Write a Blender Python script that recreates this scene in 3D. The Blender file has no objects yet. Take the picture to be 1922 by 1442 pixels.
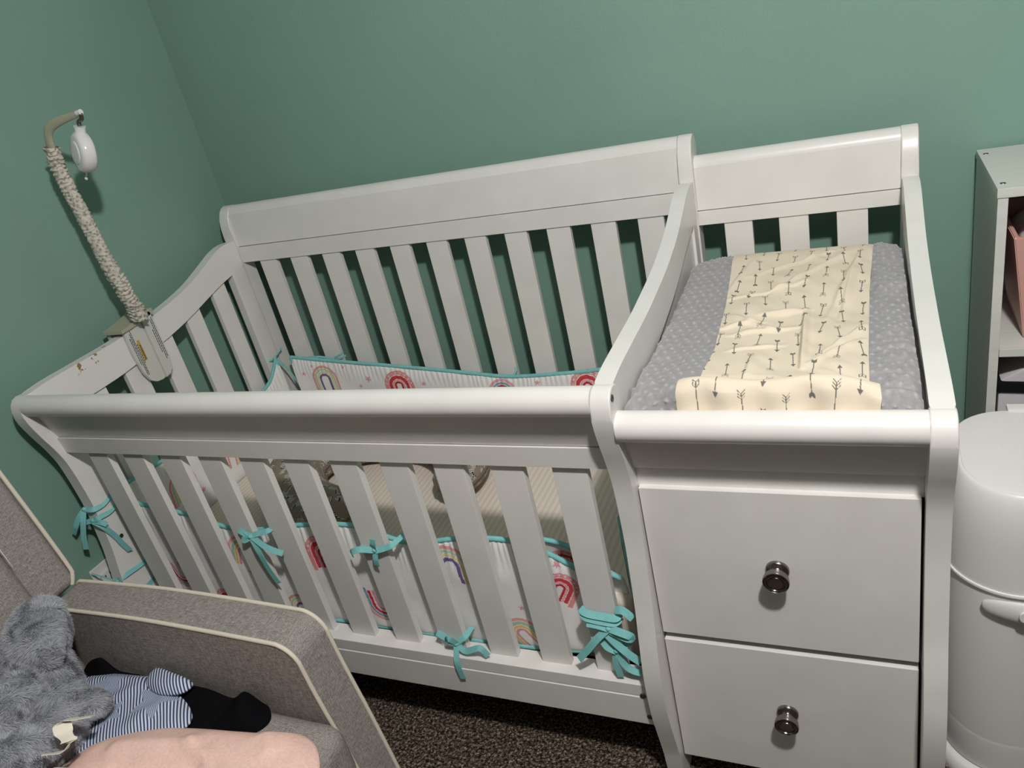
import bpy, bmesh, math, random
import numpy as np
from mathutils import Vector, Matrix
random.seed(4); rng = np.random.default_rng(7)
scn = bpy.context.scene
COL = scn.collection

# ------------------------------------------------------------------ materials
def lin(c):
    c = np.asarray(c, float) / 255.
    return np.where(c <= .04045, c / 12.92, ((c + .055) / 1.055) ** 2.4)
def rgba(c):
    l = lin(c); return (float(l[0]), float(l[1]), float(l[2]), 1.)
class NT:
    def __init__(s, name):
        s.m = bpy.data.materials.new(name); s.m.use_nodes = True
        s.t = s.m.node_tree; s.b = s.t.nodes['Principled BSDF']
    def n(s, kind, **kw):
        x = s.t.nodes.new(kind)
        for k, v in kw.items():
            if k.startswith('i_'): x.inputs[k[2:].replace('_', ' ')].default_value = v
            else: setattr(x, k, v)
        return x
    def l(s, a, b): s.t.links.new(a, b)
    def coord(s, scale=(1, 1, 1), rot=(0, 0, 0), kind='Object'):
        tc = s.n('ShaderNodeTexCoord'); mp = s.n('ShaderNodeMapping')
        mp.inputs['Scale'].default_value = scale; mp.inputs['Rotation'].default_value = rot
        s.l(tc.outputs[kind], mp.inputs['Vector']); return mp.outputs['Vector']
    def noise(s, scale, detail=3., vec=None, rough=.5):
        x = s.n('ShaderNodeTexNoise'); x.inputs['Scale'].default_value = scale
        x.inputs['Detail'].default_value = detail; x.inputs['Roughness'].default_value = rough
        s.l(vec if vec is not None else s.coord(), x.inputs['Vector']); return x.outputs['Fac']
    def ramp(s, fac, stops, interp='LINEAR'):
        r = s.n('ShaderNodeValToRGB'); r.color_ramp.interpolation = interp
        e = r.color_ramp.elements
        while len(e) < len(stops): e.new(.5)
        for k, (p, c) in enumerate(stops): e[k].position = p; e[k].color = rgba(c)
        s.l(fac, r.inputs['Fac']); return r.outputs['Color']
    def bump(s, h, strength, dist, prev=None):
        b = s.n('ShaderNodeBump'); b.inputs['Strength'].default_value = strength; b.inputs['Distance'].default_value = dist
        s.l(h, b.inputs['Height'])
        if prev is not None: s.l(prev, b.inputs['Normal'])
        s.l(b.outputs['Normal'], s.b.inputs['Normal']); return b.outputs['Normal']
    def mul(s, a, b, fac=1., mode='MULTIPLY'):
        m = s.n('ShaderNodeMix', data_type='RGBA', blend_type=mode); m.inputs[0].default_value = fac
        s.l(a, m.inputs[6])
        if isinstance(b, tuple): m.inputs[7].default_value = b
        else: s.l(b, m.inputs[7])
        return m.outputs[2]
    def base(s, c):
        if isinstance(c, (tuple, list)): s.b.inputs['Base Color'].default_value = rgba(c)
        else: s.l(c, s.b.inputs['Base Color'])
    def rough(s, r, spec=.5):
        s.b.inputs['Roughness'].default_value = r; s.b.inputs['Specular IOR Level'].default_value = spec

def simple(name, c, r=.5, spec=.5, metal=0., nscale=None, nstr=.1, ndist=.002, var=None):
    m = NT(name); m.rough(r, spec); m.b.inputs['Metallic'].default_value = metal
    if var:
        f = m.noise(var[0], 4.); m.base(m.ramp(f, [(.3, c), (.7, var[1])]))
    else: m.base(c)
    if nscale: m.bump(m.noise(nscale, 4.), nstr, ndist)
    return m.m

def wall_mat():
    m = NT('green_wall_paint'); m.rough(.62, .35)
    m.base(m.ramp(m.noise(2.5, 5.), [(.3, WALL_A), (.7, WALL_B)]))
    h = m.bump(m.noise(38., 3.), .16, .004)
    m.bump(m.noise(170., 2.), .22, .0018, h)
    return m.m
WALL_A = (121, 154, 141); WALL_B = (126, 160, 147)

def white_paint():
    m = NT('white_lacquer'); m.rough(.34, .5)
    m.base(m.ramp(m.noise(14., 3.), [(.3, (223, 221, 217)), (.7, (229, 227, 223))]))
    m.bump(m.noise(60., 3.), .05, .001)
    return m.m

def chipped_paint():
    m = NT('chipped_white_lacquer'); m.rough(.34, .5)
    n = m.noise(52., 4.)
    chip = m.ramp(n, [(0., (0, 0, 0)), (.63, (0, 0, 0)), (.642, (255, 255, 255)), (1., (255, 255, 255))])
    sep = m.n('ShaderNodeSeparateXYZ'); m.l(m.coord(), sep.inputs[0])
    # wear is only near the front end of the rail (y 0.26 to 0.42) close to its upper edge
    a = m.n('ShaderNodeMapRange'); a.inputs[1].default_value = .30; a.inputs[2].default_value = .33; m.l(sep.outputs['Y'], a.inputs[0])
    b = m.n('ShaderNodeMapRange'); b.inputs[1].default_value = .45; b.inputs[2].default_value = .41; m.l(sep.outputs['Y'], b.inputs[0])
    c = m.n('ShaderNodeMapRange'); c.inputs[1].default_value = .880; c.inputs[2].default_value = .893; m.l(sep.outputs['Z'], c.inputs[0])
    q = m.n('ShaderNodeMath', operation='MULTIPLY'); m.l(a.outputs[0], q.inputs[0]); m.l(b.outputs[0], q.inputs[1])
    q2 = m.n('ShaderNodeMath', operation='MULTIPLY'); m.l(q.outputs[0], q2.inputs[0]); m.l(c.outputs[0], q2.inputs[1])
    q3 = m.n('ShaderNodeMath', operation='MULTIPLY'); m.l(q2.outputs[0], q3.inputs[0]); m.l(chip, q3.inputs[1])
    mx = m.n('ShaderNodeMix', data_type='RGBA'); m.l(q3.outputs[0], mx.inputs[0])
    mx.inputs[6].default_value = rgba((226, 224, 220)); mx.inputs[7].default_value = rgba((150, 120, 80))
    m.base(mx.outputs[2]); m.bump(m.noise(60., 3.), .05, .001)
    return m.m

def linen():
    m = NT('grey_linen_weave'); m.rough(.95, .15)
    a = m.noise(1., 3., m.coord((90, 900, 900)), .6); b = m.noise(1., 3., m.coord((900, 90, 900)), .6)
    c = m.noise(1., 3., m.coord((900, 900, 90)), .6)
    ad = m.n('ShaderNodeMath', operation='ADD'); m.l(a, ad.inputs[0]); m.l(b, ad.inputs[1])
    ad2 = m.n('ShaderNodeMath', operation='ADD'); m.l(ad.outputs[0], ad2.inputs[0]); m.l(c, ad2.inputs[1])
    dv = m.n('ShaderNodeMath', operation='MULTIPLY'); dv.inputs[1].default_value = 1 / 3; m.l(ad2.outputs[0], dv.inputs[0])
    m.base(m.ramp(dv.outputs[0], [(.38, (98, 94, 92)), (.5, (146, 140, 136)), (.62, (188, 181, 175))]))
    m.bump(dv.outputs[0], .5, .0012)
    return m.m

def carpet():
    m = NT('brown_carpet'); m.rough(1., .05)
    n = m.noise(150., 2., None, .75); v = m.n('ShaderNodeTexVoronoi'); v.inputs['Scale'].default_value = 210.; m.l(m.coord(), v.inputs['Vector'])
    c = m.ramp(n, [(.36, (62, 54, 48)), (.5, (128, 114, 102)), (.62, (206, 190, 174))])
    d = m.ramp(v.outputs['Distance'], [(.0, (255, 255, 255)), (.9, (120, 112, 104))])
    m.base(m.mul(c, d)); h = m.bump(v.outputs['Distance'], .9, .004); m.bump(n, 1., .008, h)
    return m.m

def attr_mat(name, attr='print', r=.9, spec=.2, nscale=300., nstr=.2, ndist=.001, sheen=0.):
    m = NT(name); m.rough(r, spec)
    a = m.n('ShaderNodeAttribute'); a.attribute_name = attr
    m.base(a.outputs['Color']); m.bump(m.noise(nscale, 3.), nstr, ndist)
    if sheen: m.b.inputs['Sheen Weight'].default_value = sheen
    return m.m

def stripe_sheet():
    m = NT('beige_striped_sheet'); m.rough(.9, .15)
    w = m.n('ShaderNodeTexWave', wave_type='BANDS', bands_direction='X', wave_profile='SIN')
    w.inputs['Scale'].default_value = 22.; w.inputs['Distortion'].default_value = .3; w.inputs['Detail Scale'].default_value = 2.
    m.l(m.coord(), w.inputs['Vector'])
    m.base(m.ramp(w.outputs['Color'], [(.2, (216, 203, 192)), (.8, (228, 216, 204))]))
    m.bump(w.outputs['Color'], .2, .001)
    return m.m

def seersucker():
    m = NT('navy_white_striped_cotton'); m.rough(.95, .1)
    def wave(sc, rot):
        w = m.n('ShaderNodeTexWave', wave_type='BANDS', bands_direction='X')
        w.inputs['Scale'].default_value = sc; w.inputs['Distortion'].default_value = .15
        m.l(m.coord((1, 1, 1), (0, 0, rot)), w.inputs['Vector']); return w.outputs['Color']
    c1 = m.ramp(wave(58., -.75), [(.35, (62, 76, 110)), (.6, (214, 222, 236))])
    c2 = m.ramp(wave(95., -.5), [(.3, (112, 128, 158)), (.7, (186, 196, 214))])
    a = m.n('ShaderNodeAttribute'); a.attribute_name = 'mask'
    mx = m.n('ShaderNodeMix', data_type='RGBA'); m.l(a.outputs['Fac'], mx.inputs[0]); m.l(c1, mx.inputs[6]); m.l(c2, mx.inputs[7])
    m.base(mx.outputs[2]); m.bump(m.noise(400., 2.), .3, .001)
    return m.m

def minky():
    m = NT('grey_minky_plush'); m.rough(1., .15)
    n = m.noise(150., 4., None, .65); n2 = m.noise(35., 3.)
    c = m.ramp(n, [(.3, (150, 148, 150)), (.7, (168, 166, 168))])
    a = m.n('ShaderNodeAttribute'); a.attribute_name = 'print'; m.base(m.mul(c, a.outputs['Color'])); h = m.bump(n, .14, .0015); m.bump(n2, .15, .004, h)  # on the plush, 'print' carries the painted sheen of the dots
    m.b.inputs['Sheen Weight'].default_value = .35
    return m.m

MT = {}
MT['wall'] = wall_mat(); MT['white'] = white_paint(); MT['chip'] = chipped_paint(); MT['linen'] = linen(); MT['carpet'] = carpet()
MT['ceil'] = simple('ceiling_paint', (120, 120, 118), .8, .2, nscale=90., nstr=.2)
MT['base'] = simple('trim_paint', (216, 215, 208), .4)
MT['plastic'] = simple('white_plastic', (222, 222, 220), .32, .5, nscale=260., nstr=.05, ndist=.0006)
MT['plastic2'] = simple('ivory_plastic', (204, 204, 198), .42, .5)
MT['gloss'] = simple('glossy_white_plastic', (228, 226, 226), .12, .6)
MT['olive'] = simple('khaki_plastic', (170, 170, 148), .45, .4)
MT['metal'] = simple('antique_pewter', (150, 144, 140), .20, .5, 1., nscale=90., nstr=.08)
MT['steel'] = simple('screw_steel', (120, 116, 110), .35, .5, 1.)
MT['hole'] = simple('dark_recess', (12, 12, 12), .9, .1)
MT['piping'] = simple('cream_piping', (220, 213, 196), .9, .15, nscale=900., nstr=.3, ndist=.0005)
MT['teal'] = simple('teal_cotton', (138, 200, 198), .9, .15, nscale=500., nstr=.3, ndist=.0006, var=(60., (124, 190, 190)))
MT['fleece'] = simple('pink_fleece', (246, 202, 188), 1., .05, nscale=420., nstr=.6, ndist=.002, var=(200., (252, 218, 206)))
MT['black'] = simple('black_knit', (15, 15, 18), 1., .06, nscale=500., nstr=.4, ndist=.001)
MT['cloth'] = simple('white_cloth', (222, 218, 216), .95, .1, nscale=300., nstr=.4)
MT['label'] = simple('cream_label', (240, 235, 218), .8, .2)
MT['ink'] = simple('label_ink', (40, 38, 38), .8, .2)
MT['orange'] = simple('warning_orange', (196, 152, 62), .8, .2)
MT['sheet'] = stripe_sheet(); MT['seer'] = seersucker(); MT['minky'] = minky()
MT['print'] = attr_mat('rainbow_print_cotton', sheen=.0, nscale=220., nstr=.3, ndist=.0015)
MT['arrows'] = attr_mat('arrow_print_cotton', nscale=500.)
MT['zebra'] = attr_mat('zebra_print_cotton', nscale=400.)
MT['fur'] = attr_mat('blue_grey_fur', attr='tint', r=.9, spec=.25, nscale=200., nstr=.3)
MT['sleeve'] = None
MT['taupe'] = simple('taupe_piping', (120, 104, 94), .9, .1)
MT['pinkbin'] = simple('pink_bin_plastic', (208, 160, 150), .45, .4, nscale=120., nstr=.1)
MT['darkfab'] = simple('charcoal_fabric', (24, 24, 26), .95, .1, nscale=300., nstr=.3)
MT['greyfab'] = simple('light_grey_fabric', (206, 203, 205), .95, .1, nscale=500., nstr=.4)
def sleeve_mat():
    m = NT('floral_gathered_cotton'); m.rough(.95, .1)
    v = m.n('ShaderNodeTexVoronoi'); v.inputs['Scale'].default_value = 120.; m.l(m.coord(), v.inputs['Vector'])
    m.base(m.ramp(v.outputs['Distance'], [(.0, (140, 132, 122)), (.3, (164, 156, 145)), (.5, (204, 199, 188))]))
    m.bump(m.noise(160., 3.), .6, .003)
    return m.m
MT['sleeve'] = sleeve_mat()
def wood_white():
    m = NT('worn_white_board'); m.rough(.5, .4)
    m.base(m.ramp(m.noise(1., 5., m.coord((6, 120, 60)), .6), [(.3, (200, 203, 196)), (.7, (210, 212, 205))]))
    return m.m
MT['board'] = wood_white()

# ------------------------------------------------------------------ object helpers
def tag(o, label=None, cat=None, group=None, kind=None):
    if label: o['label'] = label
    if cat: o['category'] = cat
    if group: o['group'] = group
    if kind: o['kind'] = kind
    return o
def empty(name, loc, label, cat, group=None):
    o = bpy.data.objects.new(name, None); COL.objects.link(o); o.location = loc
    o.empty_display_size = .05
    return tag(o, label, cat, group)
def link(name, me, m, parent=None, smooth=True):
    if m is not None and len(me.materials) == 0: me.materials.append(m)
    if smooth: me.polygons.foreach_set('use_smooth', [True] * len(me.polygons))
    me.update()
    o = bpy.data.objects.new(name, me); COL.objects.link(o)
    if parent is not None:
        o.parent = parent
        if parent.type == 'EMPTY': o.matrix_parent_inverse = Matrix.Translation(-parent.location)
    return o
def sharp(me, ang=35):
    # flat shading wherever faces meet sharply
    try: me.set_sharp_from_angle(angle=math.radians(ang))
    except Exception: pass
def from_bm(name, bm, m, parent=None, smooth=True, ang=35):
    bmesh.ops.recalc_face_normals(bm, faces=bm.faces[:])
    me = bpy.data.meshes.new(name); bm.to_mesh(me); bm.free()
    if smooth:
        me.polygons.foreach_set('use_smooth', [True] * len(me.polygons)); sharp(me, ang)
    o = link(name, me, m, parent, False)
    if smooth and len(me.polygons) < 6000:
        w = o.modifiers.new('weighted_normals', 'WEIGHTED_NORMAL'); w.keep_sharp = True; w.weight = 60
    return o
def bm_box(bm, a, b, bev=.002, seg=2):
    x0, y0, z0 = a; x1, y1, z1 = b
    vs = [bm.verts.new(p) for p in ((x0,y0,z0),(x1,y0,z0),(x1,y1,z0),(x0,y1,z0),(x0,y0,z1),(x1,y0,z1),(x1,y1,z1),(x0,y1,z1))]
    fs = [bm.faces.new([vs[i] for i in q]) for q in ((3,2,1,0),(4,5,6,7),(0,1,5,4),(1,2,6,5),(2,3,7,6),(3,0,4,7))]
    if bev > 0:
        es = list({e for f in fs for e in f.edges})
        bmesh.ops.bevel(bm, geom=es, offset=bev, segments=seg, affect='EDGES', profile=.5)
def box(name, a, b, m, parent=None, bev=.002, seg=2):
    bm = bmesh.new(); bm_box(bm, a, b, bev, seg); return from_bm(name, bm, m, parent)
def bm_prism(bm, prof, axis, a, b, bev=.002, seg=2):
    """prof: list of 2D points; axis: 'x' (prof = y,z), 'y' (prof = x,z), 'z' (prof = x,y)"""
    def P(p, t):
        if axis == 'x': return (t, p[0], p[1])
        if axis == 'y': return (p[0], t, p[1])
        return (p[0], p[1], t)
    A = [bm.verts.new(P(p, a)) for p in prof]; B = [bm.verts.new(P(p, b)) for p in prof]
    f1 = bm.faces.new(A[::-1]); f2 = bm.faces.new(B); n = len(prof)
    for i in range(n): bm.faces.new((A[i], A[(i+1) % n], B[(i+1) % n], B[i]))
    if bev > 0:
        es = list(set(f1.edges) | set(f2.edges))
        bmesh.ops.bevel(bm, geom=es, offset=bev, segments=seg, affect='EDGES', profile=.5)
def prism(name, prof, axis, a, b, m, parent=None, bev=.002, seg=2, ang=35):
    bm = bmesh.new(); bm_prism(bm, prof, axis, a, b, bev, seg); return from_bm(name, bm, m, parent, True, ang)
def circ(cx, cy, r, a0, a1, n):
    return [(cx + r * math.cos(math.radians(a0 + (a1 - a0) * i / (n - 1))), cy + r * math.sin(math.radians(a0 + (a1 - a0) * i / (n - 1)))) for i in range(n)]
def spline(pts, n=8, closed=False):
    P = [Vector(p) for p in pts]; out = []; N = len(P)
    rngi = range(N if closed else N - 1)
    for i in rngi:
        g = (lambda k: P[k % N]) if closed else (lambda k: P[max(0, min(N - 1, k))])
        a, b, c, d = g(i - 1), g(i), g(i + 1), g(i + 2)
        for k in range(n):
            t = k / n
            out.append(.5 * ((2 * b) + (c - a) * t + (2 * a - 5 * b + 4 * c - d) * t * t + (3 * b - a - 3 * c + d) * t ** 3))
    if not closed: out.append(P[-1])
    return out
def bm_sweep(bm, path, sec, closed=False, caps=True, up=None, scale=None):
    """sweep 2D section along path. frame: side = tangent x up"""
    rings = []; N = len(path); prev = None
    for i, p in enumerate(path):
        if closed: t = (path[(i + 1) % N] - path[i - 1])
        else: t = path[min(i + 1, N - 1)] - path[max(i - 1, 0)]
        t = t.normalized() if t.length > 1e-9 else Vector((1, 0, 0))
        u = Vector(up) if up is not None else (prev if prev is not None else (Vector((0, 0, 1)) if abs(t.z) < .9 else Vector((0, 1, 0))))
        s = t.cross(u)
        if s.length < 1e-4: s = t.cross(Vector((0.13, 0.2, 1)))
        s.normalize(); w = s.cross(t).normalized(); prev = w
        k = scale[i] if scale is not None else 1.
        rings.append([bm.verts.new(p + s * (a * k) + w * (b * k)) for a, b in sec])
    n = len(sec)
    for i in range(N if closed else N - 1):
        A = rings[i]; B = rings[(i + 1) % N]
        for j in range(n): bm.faces.new((A[j], A[(j + 1) % n], B[(j + 1) % n], B[j]))
    if caps and not closed:
        bm.faces.new(rings[0][::-1]); bm.faces.new(rings[-1])
def ring(r, n=10, ry=None):
    return [(r * math.cos(2 * math.pi * i / n), (ry or r) * math.sin(2 * math.pi * i / n)) for i in range(n)]
def tube(name, pts, r, m, parent=None, n=10, closed=False, sub=6, scale=None, ry=None, up=None):
    bm = bmesh.new(); path = spline(pts, sub, closed)
    sc = None
    if scale is not None:
        sc = [scale(i / (len(path) - 1)) for i in range(len(path))]
    bm_sweep(bm, path, ring(r, n, ry), closed, up=up, scale=sc); return from_bm(name, bm, m, parent, True, 60)
def bm_lathe(bm, prof, M, n=32):
    rings = []
    for r, h in prof:
        if r < 1e-6: rings.append([bm.verts.new(M @ Vector((0, 0, h)))])
        else: rings.append([bm.verts.new(M @ Vector((r * math.cos(2 * math.pi * i / n), r * math.sin(2 * math.pi * i / n), h))) for i in range(n)])
    for A, B in zip(rings, rings[1:]):
        for j in range(n):
            a, b = A[j % len(A)], A[(j + 1) % len(A)]; c, d = B[(j + 1) % len(B)], B[j % len(B)]
            vs = []
            for v in (a, b, c, d):
                if v not in vs: vs.append(v)
            if len(vs) >= 3: bm.faces.new(vs)
def mesh_grid(name, P, wrap_u=False, wrap_v=False, cols=None, cname='print', m=None, parent=None, ang=None, flip=False):
    nu, nv = P.shape[:2]
    idx = np.arange(nu * nv).reshape(nu, nv)
    a = idx; b = np.roll(idx, -1, 0); c = np.roll(b, -1, 1); d = np.roll(idx, -1, 1)
    q = np.stack([a, b, c, d], -1)
    if not wrap_u: q = q[:-1]
    if not wrap_v: q = q[:, :-1]
    q = q.reshape(-1, 4)
    if flip: q = q[:, ::-1]
    me = raw_mesh(name, P.reshape(-1, 3), q)
    if cols is not None:
        at = me.attributes.new(cname, 'FLOAT_COLOR', 'POINT')
        c4 = np.ones((nu * nv, 4), np.float32); c4[:, :3] = cols.reshape(-1, 3)
        at.data.foreach_set('color', c4.ravel())
    return link(name, me, m, parent)
def raw_mesh(name, V, F):
    me = bpy.data.meshes.new(name); F = np.asarray(F, np.int32); k = F.shape[1]
    me.vertices.add(len(V)); me.vertices.foreach_set('co', np.ascontiguousarray(V, np.float32).ravel())
    me.loops.add(F.size); me.loops.foreach_set('vertex_index', np.ascontiguousarray(F).ravel())
    me.polygons.add(len(F)); me.polygons.foreach_set('loop_start', np.arange(0, F.size, k, dtype=np.int32))
    me.polygons.foreach_set('loop_total', np.full(len(F), k, np.int32))
    me.update(calc_edges=True); me.validate(); return me
def join_parts(name, fns, m, parent=None, ang=50):
    bm = bmesh.new()
    for f in fns: f(bm)
    return from_bm(name, bm, m, parent, True, ang)
def ribbon_fn(pts, w=.009, th=.0012, up=(0, -1, 0), sub=6):
    sec = [(-w/2, -th/2), (w/2, -th/2), (w/2, th/2), (-w/2, th/2)]
    def f(bm): bm_sweep(bm, spline(pts, sub), sec, up=up)
    return f
def ball_fn(c, r, seg=2):
    def f(bm):
        bmesh.ops.create_icosphere(bm, subdivisions=seg, radius=1., matrix=Matrix.Translation(c) @ Matrix.Diagonal((r[0], r[1], r[2], 1)))
    return f
def vnoise(x, y, seed=0):
    """smooth value noise, numpy"""
    xi = np.floor(x).astype(int); yi = np.floor(y).astype(int); xf = x - xi; yf = y - yi
    def h(a, b):
        v = (a * 374761393 + b * 668265263 + seed * 1442695041) & 0x7fffffff
        v = ((v ^ (v >> 13)) * 1274126177) & 0x7fffffff
        return ((v ^ (v >> 16)) & 0xffff) / 65535.
    u = xf * xf * (3 - 2 * xf); w = yf * yf * (3 - 2 * yf)
    return (h(xi, yi) * (1 - u) + h(xi + 1, yi) * u) * (1 - w) + (h(xi, yi + 1) * (1 - u) + h(xi + 1, yi + 1) * u) * w
def text_mesh(name, s, size, M, m, parent, ext=.0004, align='LEFT'):
    cu = bpy.data.curves.new(name, 'FONT'); cu.body = s; cu.size = size; cu.extrude = ext; cu.align_x = align
    o = bpy.data.objects.new(name, cu); COL.objects.link(o)
    dg = bpy.context.evaluated_depsgraph_get(); me = bpy.data.meshes.new_from_object(o.evaluated_get(dg))
    bpy.data.objects.remove(o); me.transform(M)
    return link(name, me, m, parent, False)

# ------------------------------------------------------------------ the room
def struct(o): o['kind'] = 'structure'; return o
XW, YW = -.013, 1.06
struct(box('floor', (XW - .1, -3.1, -.06), (4.0, YW + .1, 0), MT['carpet'], bev=0))
struct(box('wall_back', (XW - .1, YW, 0), (4.0, YW + .1, 2.44), MT['wall'], bev=0))
struct(box('wall_left', (XW - .1, -3.1, 0), (XW, YW, 2.44), MT['wall'], bev=0))
struct(box('wall_right', (3.9, -3.0, 0), (4.0, YW, 2.44), MT['ceil'], bev=0))
struct(box('wall_front', (XW, -3.1, 0), (4.0, -3.0, 2.44), MT['ceil'], bev=0))
struct(box('ceiling', (XW - .1, -3.1, 2.44), (4.0, YW + .1, 2.5), MT['ceil'], bev=0))
struct(box('baseboard_back', (XW, YW - .013, 0), (3.9, YW - .0005, .085), MT['base'], bev=.003))
struct(box('baseboard_left', (XW + .0005, -3.0, 0), (XW + .013, YW - .014, .085), MT['base'], bev=.003))

wp = empty('wall_outlet', (XW, .20, .36), 'white plastic wall outlet plate behind the left front post of the crib', 'wall outlet')
box('cover_plate', (XW + .0005, .166, .300), (XW + .006, .236, .413), MT['plastic'], wp, bev=.002)
bm = bmesh.new(); bm_box(bm, (XW + .006, .182, .322), (XW + .012, .220, .392), .005, 3); from_bm('socket', bm, MT['plastic'], wp)
for y_, z_ in ((.192, .372), (.206, .372), (.192, .338), (.206, .338)): box('socket_slot', (XW + .0119, y_, z_), (XW + .0124, y_ + .0025, z_ + .010), MT['hole'], wp, bev=0)

# ------------------------------------------------------------------ crib with changer
crib = empty('convertible_crib', (.95, .58, 0), 'white wooden slatted crib with attached changing table and two drawers', 'crib')
WH = MT['white']
front_edge = [(.208,0),(.200,.06),(.196,.10),(.184,.16),(.173,.22),(.168,.28),(.170,.34),(.181,.41),(.192,.47),(.199,.54),(.203,.60),(.202,.66),(.198,.72),(.188,.765),(.177,.80),(.166,.84),(.163,.862)]
top_arc = [(.1635,.876),(.168,.890),(.177,.900),(.188,.904),(.200,.903),(.212,.896)]
back_edge = [(.222,.880),(.226,.85),(.228,.80),(.232,.74),(.239,.70),(.247,.64),(.250,.56),(.256,.48),(.262,.40),(.262,.30),(.258,.20),(.262,.10),(.268,0)]
def post_profile(dz):
    f = lambda y, z: (y, z if z < .6 else .6 + (z - .6) * (1 - dz / .304))
    pts = [Vector((a, b, 0)) for a, b in front_edge]; pts = [(p.x, p.y) for p in spline([(a, b, 0) for a, b in front_edge], 3)]
    return [f(*p) for p in pts + top_arc + back_edge]
DZ = .043
XL0, XL1, XM0, XM1, XR0, XR1 = .050, .085, .391 + 1.0, 1.4225, 1.8275, 1.8590
for a, b, dz in ((XL0, XL1, 0), (XM0, XM1, 0), (XR0, XR1, DZ)):
    prism('front_post', post_profile(dz), 'x', a, b, WH, crib, bev=.003, seg=3)
bk = [(.945,0),(.947,.5),(.948,.9),(.944,1.015),(.944,1.042),(.950,1.065),(.961,1.085),(.973,1.095),(.986,1.099),(1.000,1.096),(1.012,1.086),(1.018,1.068),(1.015,1.045),(1.004,1.015),(.995,.97),(.990,.92),(.990,0)]
for a, b, dz in ((XL0, XL1, 0), (XM0, XM1, 0), (XR0, XR1, .047)):
    prism('back_post', [(y, z if z < .85 else z - dz) for y, z in bk], 'x', a, b, WH, crib, bev=.003, seg=3)

# front rail: roll, overhanging panel, lower rail
def front_rail(x0, x1, dz, gy, gz, ly, lz, name):
    fns = [lambda bm: bm_prism(bm, circ(.1875, .880 - dz, .0238, 0, 352, 28), 'x', x0, x1, .0),
           lambda bm: bm_prism(bm, [(.183, .868 - dz), (gy, gz), (gy + .018, gz), (.203, .868 - dz)], 'x', x0, x1, .0)]
    join_parts(name, fns, WH, crib)
front_rail(XL1, XM0, 0, .2085, .787, 0, 0, 'front_top_rail')
prism('front_lower_rail', [(.205, .785), (.2085, .7445), (.238, .7445), (.238, .785)], 'x', XL1, XM0, WH, crib, bev=.0)
front_rail(XM1, XR0, DZ, .2195, .742, 0, 0, 'changer_top_rail')
box('changer_lower_rail', (XM1, .228, .700), (XR0, .246, .7405), WH, crib, bev=.001)
# bottom rail
join_parts('bottom_rail', [lambda bm: bm_box(bm, (XL1, .195, .2465), (XM0, .241, .2765), .002), lambda bm: bm_box(bm, (XL1, .1935, .1745), (XM0, .238, .2455), .0015)], WH, crib)
def screw(x, y, z, nx=0, ny=-1, name='bolt_head'):
    M = Matrix.Translation((x, y, z)) @ (Matrix.Rotation(math.pi / 2, 4, 'X') if ny else Matrix.Rotation(math.pi / 2, 4, 'Y'))
    bm = bmesh.new(); bm_lathe(bm, [(0, .0004), (.0022, .0004), (.0022, .0014), (.0052, .0014), (.0058, .0006), (.0058, -.001)], M, 16)
    return from_bm(name, bm, MT['steel'], crib)
screw(1.373, .1935, .250); screw(1.379, .1935, .196)
screw(XM1, .180, .889, 1, 0); screw(XL1, .228, .487, 1, 0)
# headboard of the crib
HX0, HX1 = XL1, XM0
def headboard(x0, x1, dz, pre):
    prism(pre + 'top_roll', circ(.985, 1.0745 - dz, .0235, 0, 352, 28), 'x', x0, x1, WH, crib, bev=0)
    prism(pre + 'panel', [(.951, .9835 - dz), (.9575, 1.077 - dz), (.975, 1.077 - dz), (.970, .9835 - dz)], 'x', x0, x1, WH, crib, bev=.0008, seg=1)
headboard(HX0, HX1, 0, 'headboard_')
box('headboard_lower_rail', (HX0, .947, .9345), (HX1, .972, .9815), WH, crib, bev=.0012)
headboard(XM1, XR0, .0475, 'changer_back_')
box('changer_back_lower_rail', (XM1, .947, .9025), (XR0, .972, .934), WH, crib, bev=.0012)
box('back_bottom_rail', (XL1, .945, .20), (XM0, .972, .28), WH, crib)
# slats
def slat(a, b, name='slat'): return box(name, a, b, WH, crib, bev=.0014, seg=2)
X0, PT, SW = .1438, .114, .0610
for i in range(11):
    slat((X0 + PT * i, .9510, .27), (X0 + PT * i + SW, .9650, .9365))
    slat((X0 + PT * i, .2170, .274), (X0 + PT * i + SW, .2325, .7465))
for i in range(6):
    y = .198 + .1195 * i
    if i == 0: continue
    slat((.0630, y + .002, .27), (.0775, y + .058, .835 if i < 2 else .855 if i < 4 else .885 if i < 5 else .908))
for x0, x1 in ((1.477, 1.537), (1.592, 1.652), (1.707, 1.767)): slat((x0, .951, .70), (x1, .965, .9045))
# curved end rails
rail_top = [(.196,.9035),(.25,.909),(.34,.911),(.42,.9125),(.489,.917),(.605,.928),(.714,.948),(.79,.973),(.84,.992),(.869,1.001),(.905,1.006),(.9445,1.003)]
rail_bot = [(.9445,.925),(.892,.919),(.845,.911),(.796,.900),(.67,.868),(.56,.849),(.434,.833),(.318,.829),(.222,.829)]
def sm(p): return [(q.x, q.y) for q in spline([(a, b, 0) for a, b in p], 4)]
def end_rail(x0, x1, dz, m):
    f = lambda p: [(y, z - dz) for y, z in p]
    t = sm(rail_top); b = sm(rail_bot)
    prism('end_rail', f(t + b + [(.215, .88)]), 'x', x0, x1, m, crib, bev=.004, seg=3)
end_rail(.0555, .0850, 0, MT['chip']); end_rail(XM0 + .001, XM1 - .001, 0, WH); end_rail(XR0 + .001, XR1 - .001, DZ, WH)
box('end_stile', (.058, .888, .20), (.0845, .9445, .925), WH, crib, bev=.003)
box('end_stile', (.058, .2335, .20), (.0845, .2895, .832), WH, crib, bev=.003)
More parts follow.
